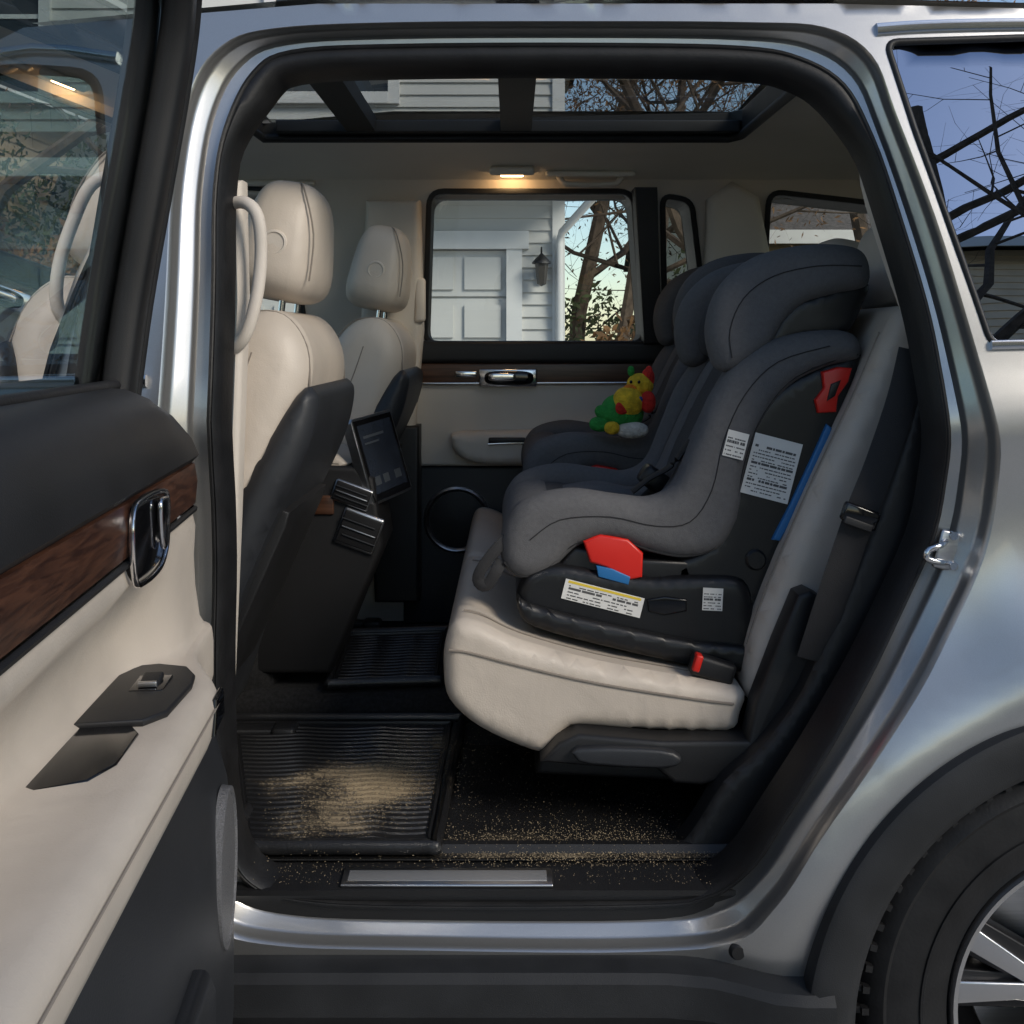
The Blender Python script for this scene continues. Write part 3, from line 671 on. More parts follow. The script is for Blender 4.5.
prism('handle_cup',[(.30,.912),(.29,.94),(.30,.972),(.42,.980),(.45,.965),(.44,.91),(.41,.900),(.33,.900)],.0,.012,BLKGLOSS,mp=lambda a,b,c:DM(a,b,c),r=.003,sp=3)
dring([(.295,.912),(.288,.94),(.30,.976),(.42,.984),(.458,.968),(.448,.908),(.41,.896),(.33,.896)],.013,.0032,.0032,CHROME,'handle_ring')
prism('handle_lever',[(.31,.925),(.305,.965),(.32,.974),(.345,.974),(.35,.960),(.34,.925),(.325,.915)],.014,.020,CHROME,mp=lambda a,b,c:DM(a,b,c),r=.003,sp=4)
def smap(r,t): return (.130+r*.068*math.cos(t),.465+r*.098*math.sin(t))
V=[];Fc=[]
for i in range(40):
    t=2*math.pi*i/40
    for r,c in ((1.06,.048),(1.04,.060),(.97,.061),(.94,.058),(.5,.060),(0.02,.060)):
        s,z=smap(r,t); V.append(DM(s,z,c))
for i in range(40):
    for j in range(5): Fc.append((i*6+j,((i+1)%40)*6+j,((i+1)%40)*6+j+1,i*6+j+1))
mk('speaker_grille',V,Fc,M('speaker_mesh',(.20,.20,.21),.4,.5,bs=900,bst=1,bd=.002,var=.3,vs=500))
prism('map_pocket',[(.32,.10),(.32,.42),(.36,.46),(.95,.48),(.95,.10)],.045,.075,GREYP,mp=lambda a,b,c:DM(a,b,c),r=.012,sp=0)
def fc(z): return -.088+.19*(max(0,z-1.08))**1.1
fr=[(.11,1.05),(.105,1.2),(.11,1.35),(.12,1.48),(.145,1.57),(.20,1.625),(.30,1.64),(.6,1.63),(.88,1.58),(.97,1.45),(1.0,1.25),(1.0,1.08)]
sweep('door_window_frame',[DM(s,z,fc(z)) for s,z in fr],.032,.020,BLACKP,up=(nx,ny,0),n=12,sp=5,e=.55)
sweep('door_frame_seal',[DM(s-.03 if s<.5 else s,z,fc(z)+.010) for s,z in fr],.009,.012,RUBBER,up=(nx,ny,0),n=8,sp=5)
sweep('door_frame_outer',[DM(s+.01,z,fc(z)-.036) for s,z in fr],.038,.014,BLKGLOSS,up=(nx,ny,0),n=12,sp=5,e=.55)
gl=[(.10,1.05),(.10,1.35),(.14,1.57),(.20,1.625),(.6,1.63),(.88,1.58),(.97,1.45),(1.0,1.05)]
sheet('door_window_glass',gl,[],lambda a,b:DM(a,b,fc(b)-.02),GLASSD,step=.06)
sweep('door_belt_seal',[DM(s,1.092,-.080) for s in (.15,.4,.7,1.0)],.008,.008,RUBBER,up=(nx,ny,0),n=8)
CUR[0]=car
for z in (.45,.85): rbox('door_hinge',(-.50,.012,z),(.05,.05,.05),PAINT,bev=.008)
# ---------------------------------------------------------------- tablet
CUR[0]=empty('tablet_screen')
A,B,C,Dd=[Vector(T3(*p)) for p in ((350,420,.74),(390,409,.92),(412,488,.92),(374,506,.74))]
nrm=(B-A).cross(Dd-A).normalized()
if nrm.x<0: nrm=-nrm
O=A; ux=(B-A); uz=(Dd-A)
def tq(a,b,c): return O+ux*a+uz*b+nrm*c
prism('tablet_body',[(.04,0),(.96,0),(1,.04),(1,.96),(.96,1),(.04,1),(0,.96),(0,.04)],-.022,.0,ALU,mp=lambda a,b,c:tuple(tq(a,b,c)),r=.002,sp=0)
prism('tablet_glass',[(.03,.03),(.97,.03),(.97,.97),(.03,.97)],-.001,.0015,BLKGLOSS,mp=lambda a,b,c:tuple(tq(a,b,c)),r=.0005,sp=0)
merge_boxes('tablet_display',[(tq(.09,.09,.0016),ux*.82,uz*.80,nrm*.0003)],M('display_dim',(.025,.032,.045),.10,var=.3,vs=12))
ui=[(tq(.16,.22,.0020),ux*.5,uz*.03,nrm*.0003),(tq(.16,.30,.0020),ux*.35,uz*.02,nrm*.0003),(tq(.16,.70,.0020),ux*.14,uz*.10,nrm*.0003),(tq(.37,.70,.0020),ux*.14,uz*.10,nrm*.0003),(tq(.66,.70,.0020),ux*.16,uz*.10,nrm*.0003)]
merge_boxes('tablet_icons',ui,M('icon_grey',(.07,.08,.09),.3))
sweep('tablet_arm',[tq(.5,.7,-.012),tq(.5,.75,-.05),(-.33,.85,.80),(-.31,.85,.78)],.010,.010,BLACKP,n=8)
# ---------------------------------------------------------------- child seats
def sticker(o,ax,az,w,h,rows,hdr,par,nm='label'):
    ax=Vector(ax).normalized(); az=Vector(az).normalized(); o=Vector(o); ny_=Vector((0,-1,0))
    merge_boxes(nm,[(o,ax*w,az*h,ny_*.0012)],WHITE,par)
    bx=[]
    for r in range(rows):
        z0=h*(.06+.78*r/rows); x=.06*w
        big=(r%5==3)
        while x<w*.9:
            l=w*random.uniform(.02,.09)*(2 if big else 1)
            if random.random()>.2: bx.append((o+ax*x+az*z0+ny_*.0012,ax*min(l,w*.94-x),az*h*(.55 if big else .26)/rows,ny_*.0003))
            x+=l+w*.015
    merge_boxes(nm+'_print',bx,INK,par)
    if hdr: merge_boxes(nm+'_header',[(o+ax*w*.04+az*h*.84+ny_*.0012,ax*w*.92,az*h*.12,ny_*.0004)],YEL,par)
def child_seat(off):
    root=empty('child_car_seat'); root.location=off; CUR[0]=root
    Y0=.30
    t=lambda L:TL(L,Y0)
    band=t([(500,548),(506,522),(526,501),(570,491),(620,497),(652,499),(676,484),(695,440),(716,392),(750,352),(795,334),(842,330),(862,340),(860,360),(828,368),(792,387),(764,424),(748,470),(740,520),(720,551),(687,560),(650,554),(612,542),(580,547),(550,573),(524,581),(505,570)])
    for nm,y0,y1 in (('side_bolster',.290,.376),('side_bolster_far',.684,.770)):
        prism(nm,band,y0,y1,FABRIC,r=.034,seg=7,sp=5)
    lin=[(504,562),(522,576),(545,569),(575,543),(612,537),(650,550),(686,556),(714,547),(733,518),(742,470),(758,422),(788,382),(828,362),(858,354)]
    sweep('bolster_piping',[T3(u,v,.303) for u,v in lin],.0026,.0026,PIPE,n=6)
    sweep('bolster_seam_line',[T3(u,v,.2895) for u,v in [(530,540),(560,520),(610,517),(655,526),(690,522),(712,490),(724,440),(745,395),(778,362),(830,346)]],.0010,.0010,PIPE,n=6)
    shell=t([(676,560),(712,540),(728,500),(738,440),(760,402),(800,372),(858,352),(864,372),(852,430),(836,490),(812,545),(788,585),(762,615),(725,625),(680,600),(650,580)])
    prism('side_shell',shell,.308,.75,SHELL,r=.022,seg=5,sp=4)
    prism('back_rib',t([(862,356),(872,372),(856,440),(832,505),(806,556),(794,550),(830,480),(850,410)]),.315,.74,SHELL,r=.01,sp=3)
    prism('seat_pan_shell',t([(524,575),(560,548),(600,545),(660,562),(720,560),(740,600),(700,622),(620,610),(560,590)]),.325,.735,SHELL,r=.02,sp=3)
    prism('seat_pad',t([(512,552),(512,528),(535,512),(580,512),(640,528),(672,520),(700,455),(735,385),(770,330),(800,320),(790,370),(760,440),(745,520),(715,560),(640,562),(560,560),(530,570)]),.36,.70,FABRIC2,r=.02,seg=5,sp=4)
    for yy in (.40,.60):
        prism('pad_bolster',t([(560,515),(610,505),(655,512),(680,490),(708,430),(740,370),(760,352),(768,370),(735,430),(710,500),(690,530),(640,540),(580,530)]),yy-.035,yy+.065,FABRIC,r=.03,seg=5,sp=4)
    prism('leg_rest',t([(502,550),(504,528),(520,512),(545,508),(560,520),(556,550),(530,570),(512,570)]),.33,.73,FABRIC,r=.02,sp=4)
    hw=t([(716,362),(710,325),(724,285),(760,255),(812,243),(858,245),(874,260),(872,286),(840,294),(810,303),(788,322),(774,347),(750,367),(730,373)])
    for nm,y0,y1 in (('headrest_wing',.302,.388),('headrest_wing_far',.672,.758)):
        prism(nm,hw,y0,y1,FABRIC,r=.036,seg=7,sp=5)
    prism('headrest_wing_shell',t([(752,352),(770,338),(784,315),(808,296),(872,281),(870,302),(852,334),(815,340),(780,348)]),.325,.735,SHELL,r=.015,sp=4)
    prism('headrest_back_pad',t([(752,360),(760,320),(785,280),(830,262),(858,262),(850,290),(810,310),(790,350)]),.36,.70,FABRIC2,r=.02,sp=4)
    roll=t([(736,352),(738,315),(760,282),(800,265),(812,275),(780,300),(765,335),(758,360)])
    prism('headrest_inner_roll',roll,.375,.43,FABRIC2,r=.02,sp=4)
    prism('headrest_inner_roll_far',roll,.63,.685,FABRIC2,r=.02,sp=4)
    sweep('headrest_seam',[T3(u,v,.3015) for u,v in [(732,358),(730,330),(744,298),(774,276),(818,266),(862,266)]],.0010,.0010,PIPE,n=6)
    prism('red_belt_guide',t([(822,372),(838,367),(852,368),(848,382),(838,396),(836,412),(818,413),(815,400),(824,388)]),.296,.325,RED,r=.004,sp=0)
    prism('red_guide_slot',t([(830,384),(840,380),(834,396),(826,401)]),.293,.31,SHELL,r=.002,sp=0)
    prism('blue_belt_guide',t([(827,424),(832,428),(822,462),(803,502),(780,541),(772,540),(790,505),(812,458)]),.299,.325,BLUE,r=.003,sp=0)
    prism('red_belt_path',t([(583,541),(600,534),(628,539),(643,553),(642,577),(628,580),(606,567),(590,562)]),.294,.33,RED,r=.005,sp=0)
    prism('blue_belt_path',t([(596,565),(612,568),(630,576),(628,584),(598,576)]),.292,.33,BLUE,r=.002,sp=0)
    prism('arm_shell',t([(548,580),(575,548),(600,552),(645,560),(690,562),(700,590),(640,600),(560,592)]),.308,.34,SHELL,r=.008,sp=0)
    base=t([(518,588),(530,572),(555,564),(600,570),(648,576),(700,575),(744,580),(755,615),(752,650),(738,660),(690,654),(600,634),(530,616),(517,604)])
    prism('base',base,.293,.757,SHELL,r=.020,seg=5,sp=4)
    prism('base_skirt',t([(518,594),(530,602),(600,620),(690,638),(744,644),(753,655),(741,669),(690,663),(600,643),(535,625),(519,611)]),.277,.773,SHELL,r=.010,seg=4,sp=3)
    prism('recline_foot',t([(690,566),(735,560),(762,590),(756,640),(740,655),(705,630)]),.31,.72,SHELL,r=.016,sp=4)
    prism('base_recess',t([(646,598),(664,595),(686,598),(686,610),(664,614),(648,610)]),.289,.30,BLKGLOSS,r=.003,sp=0)
    lathe('recline_dial',[(0,-.004),(.014,-.004),(.018,0),(.018,.006)],T3(756,560,.305),SHELL,n=28,par=root)
    s1=T3(740,492,.3055); a=T3(790,505,.3055); c=T3(757,431,.3055)
    ax=Vector(a)-Vector(s1); az=Vector(c)-Vector(s1); az=az-ax*(az.dot(ax)/ax.dot(ax))
    sticker(s1,ax,az,.083,.105,14,False,root,'instruction_label')
    sticker(T3(722,455,.2885),ax,az,.036,.045,5,False,root,'fabric_label')
    b0=Vector(T3(561,598,.2915)); b1=Vector(T3(640,618,.2915)); ax2=b1-b0; az2=Vector((-ax2.z,0,ax2.x))
    sticker(b0,ax2,az2,.137,.034,5,True,root,'warning_label')
    sticker(T3(702,610,.2915),(1,0,-.05),(0.05,0,1),.034,.038,6,False,root,'barcode_label')
    for yy in (.47,.585):
        sweep('harness_strap',[T3(775,345,yy),T3(735,395,yy),T3(700,450,yy),T3(675,490,.53)],.019,.0015,WEB,n=8,e=.5,up=(-.8,0,-.5))
        sweep('harness_pad',[T3(742,372,yy),T3(722,410,yy),T3(704,440,yy)],.027,.010,FABRIC2,n=10,e=.7,up=(-.8,0,-.5))
        sweep('lap_strap',[T3(668,492,.53),T3(668,508,yy+(.08 if yy>.5 else -.08)),T3(690,520,yy+(.1 if yy>.5 else -.1))],.019,.0015,WEB,n=8,e=.5,up=(0,0,1))
    rbox('buckle',T3(655,480,.50),(.06,.055,.04),SHELL,bev=.01,rot=(0,.6,0)); rbox('buckle_button',T3(650,474,.495),(.025,.03,.02),RED,bev=.004,rot=(0,.6,0))
    sweep('buckle_webbing',[T3(690,440,.42),T3(672,465,.42),T3(650,478,.42),T3(632,492,.42)],.018,.003,WEB,n=8,e=.5,up=(-.6,0,-.7))
    sweep('crotch_strap',[T3(640,520,.53),T3(645,505,.53),T3(660,490,.53)],.018,.004,WEB,n=8,e=.5)
    CUR[0]=car
    return root
child_seat((0,0,0))
child_seat((.045,.70,.04))
CUR[0]=empty('harness_adjuster_strap')
sweep('webbing',[T3(556,515,.36),T3(528,520,.34),T3(505,540,.31),T3(484,565,.30),T3(478,580,.30),T3(486,586,.30),T3(496,572,.30),T3(502,560,.31)],.010,.0015,WEB,n=8,e=.5)
rbox('pull_tab',T3(534,506,.33),(.045,.03,.010),M('cream_tab',(.5,.52,.42),.6),bev=.004,rot=(0,-.3,.2))
# ---------------------------------------------------------------- plush toy
CUR[0]=empty('plush_toy')
def plush(n,c): return M(n,c,.95,bs=180,bst=1,bd=.004,var=.25,vs=60)
PR,PY,PG,PB_,PO=plush('plush_red',(.65,.03,.02)),plush('plush_yellow',(.80,.52,.03)),plush('plush_green',(.03,.28,.05)),plush('plush_blue',(.03,.12,.40)),plush('plush_orange',(.8,.22,.02))
PW=plush('plush_white',(.7,.68,.62))
ty=.98
def tp(u,v,dy=0): return T3(u,v,ty+dy)
sell('body',tp(622,412),(.10,.09,.085),PG,e=.9); sell('belly',tp(628,402,-.02),(.07,.07,.07),PY,e=.9)
sell('head',tp(640,385),(.062,.06,.055),PY,e=.95); sell('crest',tp(648,378),(.03,.04,.045),PR,e=.9)
sell('snout',tp(630,390,-.02),(.034,.03,.026),PO,e=.9)
for du in (-9,9): sell('ear',tp(640+du,371),(.016,.02,.024),PR if du>0 else PG,e=.9)
sell('arm',tp(606,414,-.02),(.055,.035,.035),PG,e=.9,rot=(0,.5,0)); sell('arm_b',tp(648,402,-.03),(.035,.03,.05),PR,e=.9)
sell('scarf',tp(634,396,-.03),(.05,.035,.018),PB_,e=.9,rot=(0,.5,0)); sell('tummy_patch',tp(622,408,-.045),(.03,.015,.03),PR,e=.9)
sell('leg',tp(600,424,-.02),(.05,.04,.035),PG,e=.9); sell('leg_b',tp(632,430,-.03),(.075,.04,.038),PW,e=.9); sell('foot',tp(612,428,-.04),(.035,.03,.03),PY,e=.9)
for du in (-3,5): sell('eye',tp(634+du,382,-.032),(.007,.006,.008),BLKGLOSS,e=1)
# ---------------------------------------------------------------- floor mats
def matmat(name,cx,cy,rx,ry,amt,rot=-.35):
    m=bpy.data.materials.new(name); m.use_nodes=True
    nt=m.node_tree;N=nt.nodes;L=nt.links;b=N['Principled BSDF']
    g=N.new('ShaderNodeNewGeometry'); mp=N.new('ShaderNodeMapping'); mp.vector_type='TEXTURE'
    mp.inputs['Location'].default_value=(cx,cy,.38); mp.inputs['Scale'].default_value=(rx,ry,1); mp.inputs['Rotation'].default_value=(0,0,rot)
    ln=N.new('ShaderNodeVectorMath'); ln.operation='LENGTH'
    L.new(g.outputs['Position'],mp.inputs['Vector']); L.new(mp.outputs['Vector'],ln.inputs[0])
    n1=N.new('ShaderNodeTexNoise'); n1.inputs['Scale'].default_value=9; n1.inputs['Detail'].default_value=6
    n2=N.new('ShaderNodeTexNoise'); n2.inputs['Scale'].default_value=260; n2.inputs['Detail'].default_value=3
    L.new(g.outputs['Position'],n1.inputs['Vector']);L.new(g.outputs['Position'],n2.inputs['Vector'])
    def mth(op,a,bv,clamp=False):
        q=N.new('ShaderNodeMath'); q.operation=op; q.use_clamp=clamp
        for i,s in enumerate((a,bv)):
            if isinstance(s,(int,float)): q.inputs[i].default_value=s
            else: L.new(s,q.inputs[i])
        return q.outputs[0]
    f=mth('SUBTRACT',1.1,ln.outputs['Value']); f=mth('ADD',f,mth('MULTIPLY',mth('SUBTRACT',n1.outputs['Fac'],.5),2.6)); f=mth('MULTIPLY',f,amt,True)
    sp=mth('MULTIPLY',mth('SUBTRACT',n2.outputs['Fac'],mth('SUBTRACT',.64,mth('MULTIPLY',f,.30))),10,True)
    dust=mth('MULTIPLY',f,.24); tot=mth('MULTIPLY',mth('ADD',sp,dust,True),mth('ADD',mth('MULTIPLY',f,.9),.08,True))
    mx=N.new('ShaderNodeMix'); mx.data_type='RGBA'; mx.inputs['A'].default_value=(.013,.013,.014,1); mx.inputs['B'].default_value=(.30,.235,.15,1)
    L.new(tot,mx.inputs['Factor']); L.new(mx.outputs['Result'],b.inputs['Base Color'])
    rr=mth('ADD',.38,mth('MULTIPLY',tot,.5)); L.new(rr,b.inputs['Roughness'])
    bp=N.new('ShaderNodeBump'); bp.inputs['Strength'].default_value=.5; bp.inputs['Distance'].default_value=.001
    L.new(n2.outputs['Fac'],bp.inputs['Height']); L.new(bp.outputs['Normal'],b.inputs['Normal'])
    return m
def floor_mat(corners,z,mt,nr):
    e=empty('floor_mat'); CUR[0]=e
    c=[Vector((x,y,0)) for x,y in corners]
    def q(a,b): return (c[0]*(1-a)+c[1]*a)*(1-b)+(c[3]*(1-a)+c[2]*a)*b
    mpq=lambda a,b,cc:(q(a,b).x,q(a,b).y,z+cc)
    prism('mat_base',[(0,.04),(.04,0),(.96,0),(1,.04),(1,.96),(.96,1),(.04,1),(0,.96)],0,.008,mt,mp=mpq,r=0,sp=0)
    rim=[(.0,.04),(.04,0),(.5,0),(.96,0),(1,.04),(1,.5),(1,.96),(.96,1),(.5,1),(.04,1),(0,.96),(0,.5)]
    sweep('mat_rim',[mpq(a,b,.011) for a,b in rim],.008,.011,mt,up=(0,0,1),closed=True,n=8,sp=3)
    sweep('mat_inner_rim',[mpq(.5+(a-.5)*.91,.5+(b-.5)*.91,.009) for a,b in rim],.004,.006,mt,up=(0,0,1),closed=True,n=6,sp=3)
    for i in range(nr):
        b=.075+.85*i/(nr-1)
        pts=[(a,b+.016*abs(math.sin(a*math.pi*3))) for a in np.linspace(.07,.93,25)]
        sweep('mat_rib',[mpq(a,bb,.0075) for a,bb in pts],.0042,.0035,mt,up=(0,0,1),n=6,sp=0)
def fl(u,v,z=.37):
    d=F*(ZC-z)/(v-340); return ((u-512)*d/F,d-D0)
m1=matmat('mat_rubber_sandy',*fl(380,780),.15,.24,1.1,rot=-.5)
m2_=matmat('mat_rubber',9,9,.1,.1,0)
floor_mat([fl(222,722),fl(462,722),fl(436,852),fl(240,852)],.366,m1,26)
floor_mat([fl(345,660),fl(448,657),fl(440,712),fl(328,716)],.425,m2_,16)
mm=matmat('carpet_sandy',*fl(590,845),.36,.07,.6,rot=0)
CUR[0]=car
mk('near_carpet',[(*fl(238,745,.362),.362),(*fl(760,745,.362),.362),(*fl(760,858,.362),.362),(*fl(238,858,.362),.362)],[(0,1,2,3)],mm)
V=[];Fc=[]
def grain(x,y,z,s):
    b=len(V)
    for dx,dy,dz in ((s,0,0),(-s*.5,s*.8,0),(-s*.5,-s*.8,0),(0,0,s*.9)):
        V.append((x+dx,y+dy,z+dz))
    Fc.extend([(b,b+1,b+3),(b+1,b+2,b+3),(b+2,b,b+3)])
sx,sy=fl(382,786)
for i in range(8000):
    r=random.gauss(0,1);q=random.gauss(0,1); grain(sx+.05*r+.035*q,sy+.10*q-.01*r,.3745+random.random()*.003,random.uniform(.0005,.0012))
for i in range(2000):
    x=random.uniform(-.40,.28); y=random.uniform(.10,.62); grain(x,y,.3725,random.uniform(.0004,.0009))
for i in range(900):
    u=random.uniform(430,720); v=random.gauss(846,14)
    if v>866 or v<800: continue
    x,y=fl(u,v,.364); grain(x,y,.3635,random.uniform(.0004,.001))
for i in range(2400):
    u=random.gauss(580,80); v=random.gauss(846,12)
    if v<812 or v>866: continue
    x,y=fl(u,v,.364); grain(x,y,.3635,random.uniform(.0005,.0012))
for i in range(500):
    x=random.uniform(-.38,.30); grain(x,random.uniform(.04,.11),.3535,random.uniform(.0004,.0009))
mk('spilled_sand',V,Fc,M('sand',(.38,.30,.19),.95,var=.35,vs=400),par='top',smooth=False)
# ---------------------------------------------------------------- environment
def ground(name,x0,x1,y0,y1,z,mat):
    return mk(name,[(x0,y0,z),(x1,y0,z),(x1,y1,z),(x0,y1,z)],[(0,1,2,3)],mat,par='top',smooth=False)
ground('ground',-400,400,-400,400,GZ-.008,M('lawn',(.075,.085,.035),.95,var=.5,vs=4))
ground('driveway',-9,5.5,-9,8.35,GZ-.004,M('concrete',(.38,.365,.34),.85,var=.15,vs=1.5))
ground('road',-60,60,-28,-21,GZ-.0,M('asphalt',(.05,.05,.052),.9,var=.3,vs=6))
WSID=M('white_siding_paint',(.56,.56,.54),.6,var=.04,vs=2)
WTRIM=M('white_trim_paint',(.68,.68,.67),.5,var=.03)
SHING=M('shingles',(.10,.09,.085),.9,var=.4,vs=20)
BEIGE=M('tan_siding_paint',(.38,.30,.20),.7,var=.1,vs=3)
BRN=M('tan_siding_painted_sun',(.80,.62,.42),.7,var=.1,vs=3)  # tan siding with sunlight put into the colour; this facade gets no sun
DARKW=M('house_window_glass',(.03,.035,.04),.08)
def siding(name,x0,x1,y,z0,z1,mat,par,face=-1,lap=.11,holes=()):
    V=[];Fc=[];z=z0
    while z<z1:
        segs=[(x0,x1)]
        for hx0,hx1,hz0,hz1 in holes:
            if z+lap>hz0 and z<hz1-.01:
                ns=[]
                for a,b in segs:
                    if hx1<=a or hx0>=b: ns.append((a,b))
                    else:
                        if hx0>a: ns.append((a,hx0))
                        if hx1<b: ns.append((hx1,b))
                segs=ns
        for a,b in segs:
            s=len(V); V+= [(a,y+face*.028,z),(b,y+face*.028,z),(b,y+face*.004,z+lap),(a,y+face*.004,z+lap),(a,y,z),(b,y,z)]
            Fc+=[(s,s+1,s+2,s+3),(s+4,s+5,s+1,s)]
        z+=lap
    mk(name,V,Fc,mat,par,smooth=False)
def box(name,a,b,mat,par): return merge_boxes(name,[(a,(b[0]-a[0],0,0),(0,b[1]-a[1],0),(0,0,b[2]-a[2]))],mat,par)
def win(par,x0,x1,z0,z1,y,face=-1):
    box('window_glass',(x0,y+face*.01,z0),(x1,y+face*.035,z1),DARKW,par)
    for a,b in (((x0-.1,y,z0-.1),(x0,y+face*.07,z1+.1)),((x1,y,z0-.1),(x1+.1,y+face*.07,z1+.1)),((x0,y,z1),(x1,y+face*.072,z1+.12)),((x0,y,z0-.1),(x1,y+face*.09,z0)),(((x0+x1)/2-.02,y,z0),((x0+x1)/2+.02,y+face*.045,z1)),((x0,y,(z0+z1)/2-.02),(x1,y+face*.05,(z0+z1)/2+.02))):
        box('window_trim',a,b,WTRIM,par)
h=empty('white_house'); HYY=8.4
gd=[(-2.6,-.05,GZ,1.96),(-6.0,-3.4,GZ,1.96)]
siding('siding',-9,.43,HYY,GZ,5.2,WSID,h,holes=[(a-.14,b+.14,c,d+.16) for a,b,c,d in gd])
box('house_core',(-9,HYY+.06,GZ),(.43,HYY+8,5.2),WSID,h)
for a,b,c,d in gd:
    box('garage_casing_l',(a-.14,HYY-.05,GZ),(a,HYY+.01,d+.0),WTRIM,h); box('garage_casing_r',(b,HYY-.05,GZ),(b+.14,HYY+.01,d+.0),WTRIM,h)
    box('garage_header',(a-.2,HYY-.07,d),(b+.2,HYY+.01,d+.16),WTRIM,h)
    for i in range(5):
        z0=c+(d-c)*i/5
        box('garage_door_section',(a,HYY+.03,z0+.010),(b,HYY+.05,z0+(d-c)/5-.010),WSID,h)
        for j in range(6):
            x0=a+(b-a)*j/6+.05; x1=a+(b-a)*(j+1)/6-.05
            box('garage_door_panel',(x0,HYY+.005,z0+.07),(x1,HYY+.029,z0+(d-c)/5-.07),WSID,h)
box('corner_board',(.36,HYY-.045,GZ),(.47,HYY+.03,5.2),WTRIM,h)
box('eave_soffit',(-9.4,HYY-.6,5.2),(.9,HYY+8.4,5.3),WTRIM,h)
box('gutter',(-9.4,HYY-.72,5.2),(.9,HYY-.6,5.34),WTRIM,h)
box('mid_frieze',(-9,HYY-.05,2.40),(.355,HYY-.02,2.53),WTRIM,h)
mk('pent_roof',[(-9,HYY-.75,2.62),(.75,HYY-.75,2.62),(.75,HYY,3.02),(-9,HYY,3.02),(-9,HYY-.75,2.54),(.75,HYY-.75,2.54),(.75,HYY,2.54),(-9,HYY,2.54)],[(0,1,2,3),(4,5,1,0),(1,5,6,2),(4,7,6,5)],[SHING],h,smooth=False)
box('pent_fascia',(-9,HYY-.80,2.50),(.79,HYY-.755,2.65),WTRIM,h)
for x in (-7.6,-4.7,-1.6): win(h,x-.5,x+.5,3.35,4.7,HYY)
mk('roof',[(-9.5,HYY-.7,5.32),(1.0,HYY-.7,5.32),(1.0,HYY+4,7.6),(-9.5,HYY+4,7.6),(1.0,HYY+8.6,5.32),(-9.5,HYY+8.6,5.32)],[(0,1,2,3),(3,2,4,5),(1,4,2),(0,3,5)],SHING,h,smooth=False)
sweep('downspout',[(.74,HYY-.76,2.5),(.70,HYY-.70,2.36),(.44,HYY-.12,2.10),(.42,HYY-.09,2.0),(.42,HYY-.09,GZ)],.035,.035,WTRIM,par=h,n=8,sp=0)
box('lantern_back',(.235,HYY-.06,1.66),(.285,HYY-.03,1.80),BLACKP,h)
lathe('lantern_cap',[(0,.12),(.05,.07),(.085,.03),(.085,.02)],(.26,HYY-.16,1.80),BLACKP,axis='z',par=h,n=8)
lathe('lantern_glass',[(.06,.03),(.04,-.16),(0,-.18)],(.26,HYY-.16,1.80),M('lantern_pane',(.06,.055,.05),.2),axis='z',par=h,n=6)
sweep('lantern_arm',[(.26,HYY-.04,1.76),(.26,HYY-.10,1.96),(.26,HYY-.16,1.92)],.008,.008,BLACKP,par=h,n=6)
def tanhouse(nm,x0,x1,y,dep,z1,zr,face,m):
    e=empty(nm); wx=[x0+1.2,(x0+x1)/2-.5,x1-2.2]
    siding('siding',x0,x1,y,GZ,z1,m,e,face=face,lap=.16)
    ya,yb=(y,y-face*dep)
    box('house_core',(x0+.01,min(ya,yb)+.02,GZ),(x1-.01,max(ya,yb)-.02,z1),m,e)
    o=.6
    mk('roof',[(x0-o,ya+face*o,z1-.1),(x1+o,ya+face*o,z1-.1),(x1+o,(ya+yb)/2,zr),(x0-o,(ya+yb)/2,zr),(x1+o,yb-face*o,z1-.1),(x0-o,yb-face*o,z1-.1)],[(0,1,2,3),(3,2,4,5)],SHING,e,smooth=False)
    mk('gable_wall',[(x0,ya,z1),(x0,yb,z1),(x0,(ya+yb)/2,zr-.2),(x1,ya,z1),(x1,yb,z1),(x1,(ya+yb)/2,zr-.2)],[(0,1,2),(3,4,5)],m,e,smooth=False)
    box('fascia',(x0-o,ya+face*o,z1-.2),(x1+o,ya+face*(o+.03),z1+.02),WTRIM,e)
    for w in wx:
        win(e,w,w+1.1,.9,2.3,y,face)
        if z1>4: win(e,w,w+1.1,3.5,4.9,y,face)
tanhouse('tan_house',3.3,14,17,8,2.9,5.5,-1,BEIGE)
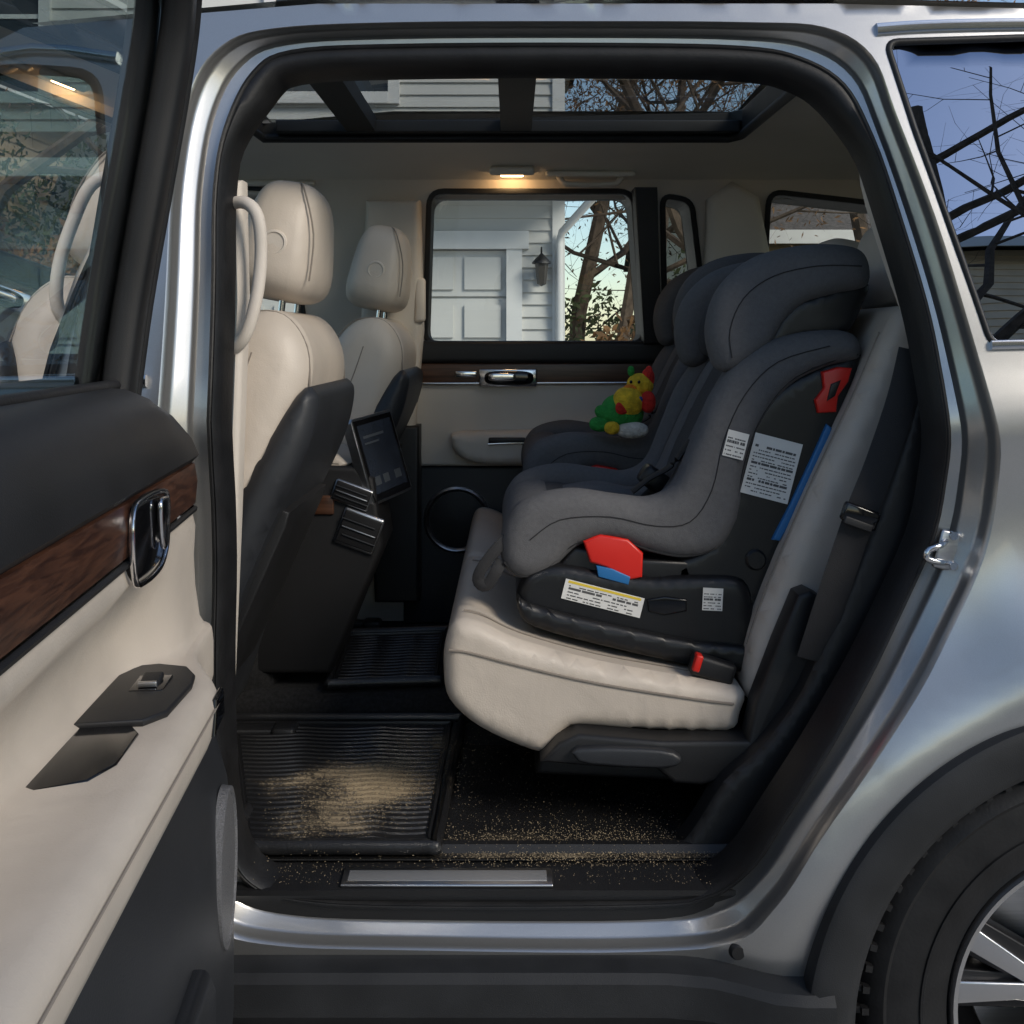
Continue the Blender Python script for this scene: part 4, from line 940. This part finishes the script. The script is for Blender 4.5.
# lot across: tall gabled house, siding colour brightened to stand in for sunlight
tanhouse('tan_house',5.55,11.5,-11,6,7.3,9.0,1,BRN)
tanhouse('tan_house',-16,-5,-17,9,3.2,6.0,1,WSID)
BARK=M('bark',(.085,.062,.045),.95,var=.4,vs=12)
LEAF=M('autumn_leaves',(.14,.072,.026),.8,var=.6,vs=2.5)
EVER=M('evergreen_leaves',(.045,.06,.022),.8,var=.6,vs=2.5)
def tree(base,h,seed,leaf=0,mat=LEAF,lv=4,spread=.9,name='bare_tree',low=.25,rk=.022):
    rnd=random.Random(seed); V=[];Fc=[];LV=[];LF=[]
    def br(p,d,L,r,l):
        k=5 if l>0 else 7; seg=5 if l<2 else 3; pts=[p.copy()]; dd=d.copy()
        if l>=3: k=3
        for i in range(seg):
            dd=(dd+Vector((rnd.gauss(0,.16),rnd.gauss(0,.16),rnd.gauss(0,.10)+.03))).normalized(); pts.append(pts[-1]+dd*L/seg)
        s=len(V)
        for i,q in enumerate(pts):
            t=(pts[min(i+1,seg)]-pts[max(i-1,0)]).normalized(); a=t.orthogonal().normalized(); b=t.cross(a); rr=r*(1-.65*i/seg)
            for j in range(k): w=2*math.pi*j/k; V.append(q+a*rr*math.cos(w)+b*rr*math.sin(w))
        for i in range(seg):
            for j in range(k): Fc.append((s+i*k+j,s+i*k+(j+1)%k,s+(i+1)*k+(j+1)%k,s+(i+1)*k+j))
        if l<lv:
            nb=(9,6,5,4,3)[l]
            for c in range(nb):
                t=low+(1-low)*(c+rnd.random())/nb if l==0 else .2+.8*(c+rnd.random())/nb
                i=min(seg-1,int(t*seg)); q=pts[i].lerp(pts[i+1],t*seg-i)
                tt=(pts[i+1]-pts[i]).normalized(); o=tt.orthogonal().normalized(); o.rotate(Matrix.Rotation(rnd.random()*6.28,3,tt))
                nd=(tt*rnd.uniform(.4,.8)+o*spread).normalized()
                br(q,nd,L*rnd.uniform(.42,.62),r*(1-.65*t)*.55,l+1)
        if l>=lv-1 and leaf:
            for c in range(leaf):
                q=pts[rnd.randrange(1,seg+1)]+Vector([rnd.gauss(0,.07) for _ in range(3)]); a=Vector([rnd.gauss(0,1) for _ in range(3)]).normalized(); b=a.orthogonal().normalized(); sz=rnd.uniform(.03,.06); s2=len(LV)
                LV.extend([q,q+a*sz+b*sz*.4,q+a*sz*2,q+a*sz-b*sz*.4]); LF.append((s2,s2+1,s2+2,s2+3))
    br(Vector(base),Vector((0,0,1)),h,h*rk,0)
    e=empty(name); mk('limbs',V,Fc,BARK,e)
    if LF: mk('leaves',LV,LF,mat,e,smooth=False)
tree((1.5,13.5,GZ),7,3,leaf=5,rk=.015); tree((3.4,14.0,GZ),8,5,leaf=4,rk=.015); tree((2.4,15.5,GZ),8.5,9,leaf=4,rk=.014)
tree((.9,16.0,GZ),9,31,leaf=3,rk=.016)
tree((3.6,-8.6,GZ),8.0,21,leaf=0,spread=1.3,rk=.026); tree((-5,-10,GZ),9,23,leaf=2)
tree((5.5,14,GZ),7,44,leaf=3,lv=3)
def hedge(x0,x1,y,w,hh,seed,mat,nm='hedge',n=5000):
    rnd=random.Random(seed); V=[];Fc=[]
    for i in range(n):
        t=rnd.random(); x=x0+(x1-x0)*t; hm=hh*(.75+.25*math.sin(x*3.1+seed)*math.cos(x*1.3)); 
        a=rnd.random()*math.pi; rr=rnd.random()**.35; q=Vector((x,y+math.cos(a)*w*rr,GZ+math.sin(a)*hm*rr))
        d=Vector([rnd.gauss(0,1) for _ in range(3)]).normalized(); b=d.orthogonal().normalized(); s=rnd.uniform(.04,.09); k=len(V)
        V.extend([q,q+d*s+b*s*.5,q+d*s*2,q+d*s-b*s*.5]); Fc.append((k,k+1,k+2,k+3))
    mk(nm,V,Fc,mat,par='top',smooth=False)
hedge(.9,6,11.5,.9,2.0,1,LEAF,n=7000); hedge(.8,10,16,1.2,3.0,2,EVER,n=9000)
# ---------------------------------------------------------------- light
w=bpy.data.worlds.new('World'); scn.world=w; w.use_nodes=True
nt=w.node_tree; bg=nt.nodes['Background']; sk=nt.nodes.new('ShaderNodeTexSky'); sk.sky_type='NISHITA'; sk.sun_disc=False
sd=Vector((.66,-.60,.56)).normalized()
el=math.asin(sd.z); az=math.atan2(sd.x,sd.y)
sk.sun_elevation=el; sk.sun_rotation=az; sk.dust_density=.4
nt.links.new(sk.outputs[0],bg.inputs['Color']); bg.inputs['Strength'].default_value=.15
ld=bpy.data.lights.new('sun','SUN'); ld.energy=3.0; ld.angle=math.radians(20); ld.color=(1,.92,.80)
lo=bpy.data.objects.new('sun',ld); COL.objects.link(lo); lo.rotation_euler=(-sd).to_track_quat('-Z','Y').to_euler()
# ---------------------------------------------------------------- camera
cd=bpy.data.cameras.new('camera'); co=bpy.data.objects.new('camera',cd); COL.objects.link(co)
co.location=(0,-D0,ZC); co.rotation_euler=(math.radians(90),0,0)
cd.sensor_width=36; cd.lens=F/1024*36; cd.shift_y=-(512-340)/1024; cd.clip_start=.02; cd.clip_end=2000
scn.camera=co
scn.view_settings.view_transform='Standard'; scn.view_settings.look='None'; scn.view_settings.exposure=0
